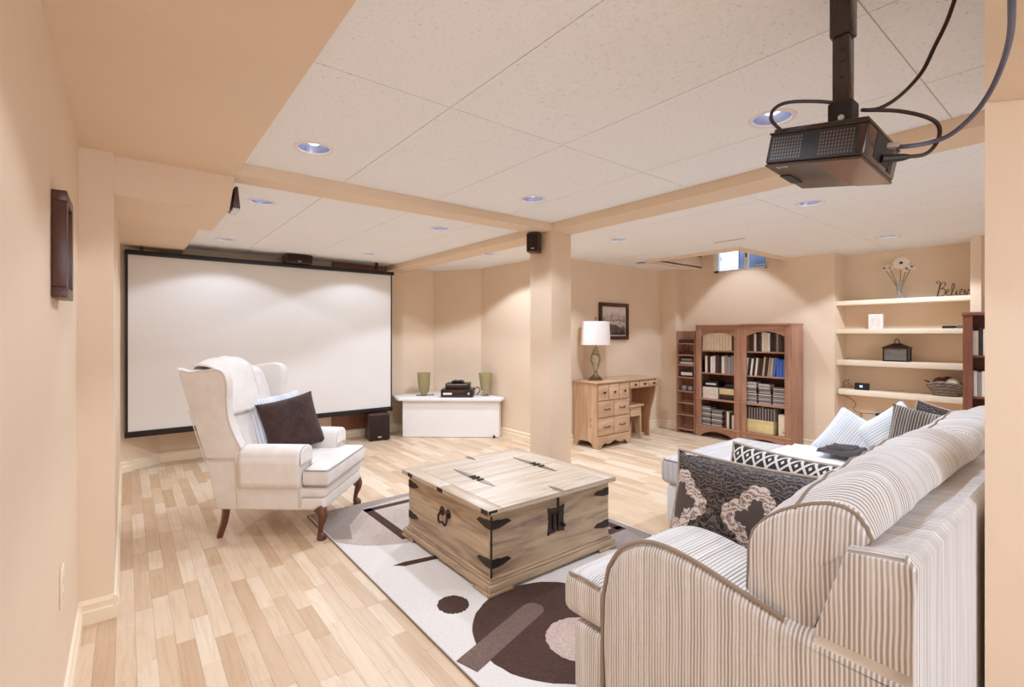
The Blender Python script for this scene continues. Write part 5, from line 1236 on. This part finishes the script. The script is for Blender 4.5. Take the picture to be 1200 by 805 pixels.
# throw over the back
ty = smooth([(-.50, .90), (-.545, 1.02), (-.545, 1.095), (-.50, 1.118), (-.43, 1.105), (-.375, 1.06), (-.34, .97), (-.305, .86), (-.28, .76)], 3)
def thr(a, b):
    k = a * (len(ty) - 1); k0 = min(int(k), len(ty) - 2); f = k - k0; p = ty[k0] + (ty[k0 + 1] - ty[k0]) * f
    x = -.10 + .36 * b
    return Vector((x + .01 * noise.noise(Vector((a * 4, b * 3, 2))), p[0] + .006 * noise.noise(Vector((a * 6, b * 5, 7))) + .012, p[1] + .008 * noise.noise(Vector((a * 5, b * 6, 1))) - .05 * (x / .29) ** 2 * max(0, p[1] - .9) / .2 + .006))
th_ = single('throw_blanket', MB().grid(thr, 30, 16), UPHC, 'white throw draped over the top of the wing chair back', 'blanket', None, None, 80)
th_.matrix_basis = t.matrix_basis.copy(); sd = th_.modifiers.new('thick', 'SOLIDIFY'); sd.thickness = .008; sd.offset = 0
FUR = M('brown_fur', '#3d241c', .85, var=.4, vscale=22, bump=1.0, bscale=120, sheen=0.1)
BST2 = stripes('blue_stripe_upright', 0, '#e6e6e8', '#bfc5cf', .02, .9)
pillow('throw_pillow', 'pale striped pillow behind the brown pillow on the wing chair', (.862, 3.775, .655), frame_rot((.25, -1, .38), roll=R(-6)), .40, .41, .11, BST2, None)
pillow('throw_pillow', 'dark brown plush pillow on the wing chair seat', (.925, 3.69, .645), frame_rot((.10, -1, .32), roll=R(-10)), .40, .39, .13, FUR, None)

# ================================================================== PROJECTOR
PB = M('projector_brown', '#33201a', .2, var=.06, spec=.6); PBD = M('projector_dark', '#140c0a', .5)
PBS = M('projector_underside', '#4a3830', .3, var=.08)
t = thing('ceiling_projector', 'dark glossy video projector hanging from the ceiling pole', 'projector', (1.462, .482, 1.752)); t.matrix_basis = Matrix.Translation((1.462, .482, 1.752)) @ Matrix.Rotation(R(10), 4, 'X') @ Matrix.Rotation(R(3), 4, 'Y')
def pb(nm, mb, m=PB, par=None): return mb.build(nm, m, par or t, 40, world=False)
pw, pl_, ph = .125, .1125, .048
pb('body', MB().box(-pw, pw, -pl_, pl_, -ph + .004, ph - .012, bev=.008, seg=3))
pb('bottom_cover', MB().box(-pw + .001, pw - .001, -pl_ + .001, pl_ - .001, -ph - .002, -ph + .0038, bev=.003), PBS)
pb('top_plate', MB().box(-pw + .006, pw - .006, -pl_ + .006, pl_ - .006, ph - .0118, ph, bev=.003), PB)
pb('glossy_corner', MB().prism([(-pw + .003, -pl_ + .003), (pw - .003, -pl_ + .003), (pw - .003, -.03), (-pw + .003, .005)], 2, -ph - .0032, -ph - .0022), M('projector_gloss', '#8b7468', .12, .3))
pb('lens_recess', MB().box(-.03, .05, pl_ - .03, pl_ - .002, -ph - .0045, -ph - .0022), PBD)
mb = MB()
for y0, y1 in ((.03, .098), (-.085, -.015)):
    n = 11
    for k in range(n):
        yy = y0 + (y1 - y0) * k / (n - 1)
        for zz in range(-3, 4):
            mb.box(-pw - .0012, -pw + .001, yy - .0022 + zz * .0004, yy + .0014 + zz * .0004, zz * .0085 - .006 - .0028, zz * .0085 - .006 + .0028)
g_ = pb('vent_grille', mb, M('vent_grey', '#6a564c', .4)); g_['kind'] = 'stuff'
pb('side_recess', MB().box(-pw - .0006, -pw, -.095, .104, -.040, .030), PBD)
pb('port_panel', MB().box(-.06, .07, -pl_ - .001, -pl_ + .001, -.03, .03), PBD)
pb('vent_slot', MB().box(.055, .08, -pl_ - .002, -pl_, -.035, .0), PBD)
for zz in (.036, ): pb('top_rib', MB().box(-pw - .001, pw + .001, -pl_ - .001, pl_ + .001, zz - .004, zz, bev=.001), PB)
pb('focus_ring', MB().tube(smooth([(-.06, .03, ph), (-.06, .045, ph + .014), (-.06, .08, ph + .014), (-.06, .09, ph)], 4), .004, 6))
# printed badge on the underside: drawn as raised strokes
BW = M('badge_white', '#d9cfc8', .5)
for pts in ([(0, 0), (0, .012)], [(0, .012), (.006, .012), (.007, .008), (.005, .006), (0, .006)], [(.012, .0), (.012, .012)], [(.012, .004), (.018, .004)], [(.02, 0), (.02, .012), (.026, .006), (.02, 0)]):
    pb('badge_stroke', MB().tube([(-pw + .012 + y_, .085 - x_ , -ph - .0028) for x_, y_ in pts], .0009, 5), BW)
t = thing('projector_mount', 'dark telescopic ceiling pole that carries the projector', 'mount', (1.432, .447, CEIL))
pb('sleeve', MB().box(1.432 - .024, 1.432 + .024, .447 - .024, .447 + .024, 2.035, CEIL - .002, bev=.004).xform(Matrix.Translation((-1.432, -.447, -CEIL))), PB, t)
pb('pole', MB().box(1.432 - .019, 1.432 + .019, .447 - .019, .447 + .019, 1.85, 2.036, bev=.003).xform(Matrix.Translation((-1.432, -.447, -CEIL))), PB, t)
pb('yoke', MB().box(1.432 - .027, 1.432 + .027, .447 - .027, .447 + .027, 1.803, 1.868, bev=.004).xform(Matrix.Translation((-1.432, -.447, -CEIL))), PBD, t)
pb('bolt', MB().lathe([(.007, 0), (.007, .006)], seg=10).xform(Matrix.Translation((-.0272, -.005, 1.823 - CEIL)) @ Matrix.Rotation(R(-90), 4, 'Y')), SILV, t)
for z_ in (1.93, 1.97, 2.0): pb('adjust_hole', MB().lathe([(.004, 0), (.004, .0012)], seg=8).xform(Matrix.Translation((-.0192, -.003, z_ - CEIL)) @ Matrix.Rotation(R(-90), 4, 'Y')), PBD, t)
pb('ceiling_plate', MB().box(-.035, .035, -.035, .035, -.006, -.0005), PB, t)
CBL = M('cable_brown', '#331d16', .5); HDM = M('cable_slate', '#5b5c70', .5)
o = single('power_cable', MB().tube(smooth([(1.463, .371, 1.714), (1.504, .339, 1.718), (1.546, .306, 1.726), (1.569, .288, 1.758), (1.57, .286, 1.794), (1.546, .306, 1.817), (1.513, .357, 1.841), (1.469, .417, 1.852), (1.503, .39, 1.856), (1.546, .357, 1.889), (1.589, .323, 1.948), (1.601, .30, 2.007), (1.613, .278, 2.066), (1.617, .262, 2.123), (1.613, .252, CEIL)], 6), .0048, 8), CBL, 'brown power cable looping from the projector up to the ceiling', 'cable')
MB().tube([(1.455, .376, 1.713), (1.475, .362, 1.714), (1.50, .342, 1.717), (1.512, .333, 1.719)], .010, 10, taper=[1.1, 1.1, .9, .6]).build('plug', PBD, o)
t = thing('video_cable', 'slate blue video cable running from the projector to the wall header', 'cable', (1.47, .37, 1.75))
hd_path = [(1.509, .356, 1.749), (1.513, .332, 1.745), (1.554, .299, 1.754), (1.555, .26, 1.762), (1.541, .22, 1.789), (1.502, .187, 1.818), (1.44, .160, 1.848), (1.31, .135, 1.848), (1.171, .119, 1.844), (1.112, .113, 1.898)]
MB().tube(smooth(hd_path, 6), .0056, 8).build('cord', HDM, t)
MB().box(-.012, .012, -.012, .034, -.006, .006, bev=.002).xform(Matrix.Translation((1.497, .362, 1.75)) @ Matrix.Rotation(R(35), 4, 'Z')).build('connector', M('connector_pale', '#a4948c', .4), t)
single('remote_cable', MB().tube(smooth([(1.435, .444, 1.867), (1.384, .485, 1.874), (1.324, .532, 1.872), (1.306, .56, 1.861), (1.309, .57, 1.837), (1.338, .56, 1.815)], 6), .0045, 8), CBL, 'short brown cable looping from the pole to the projector top', 'cable')
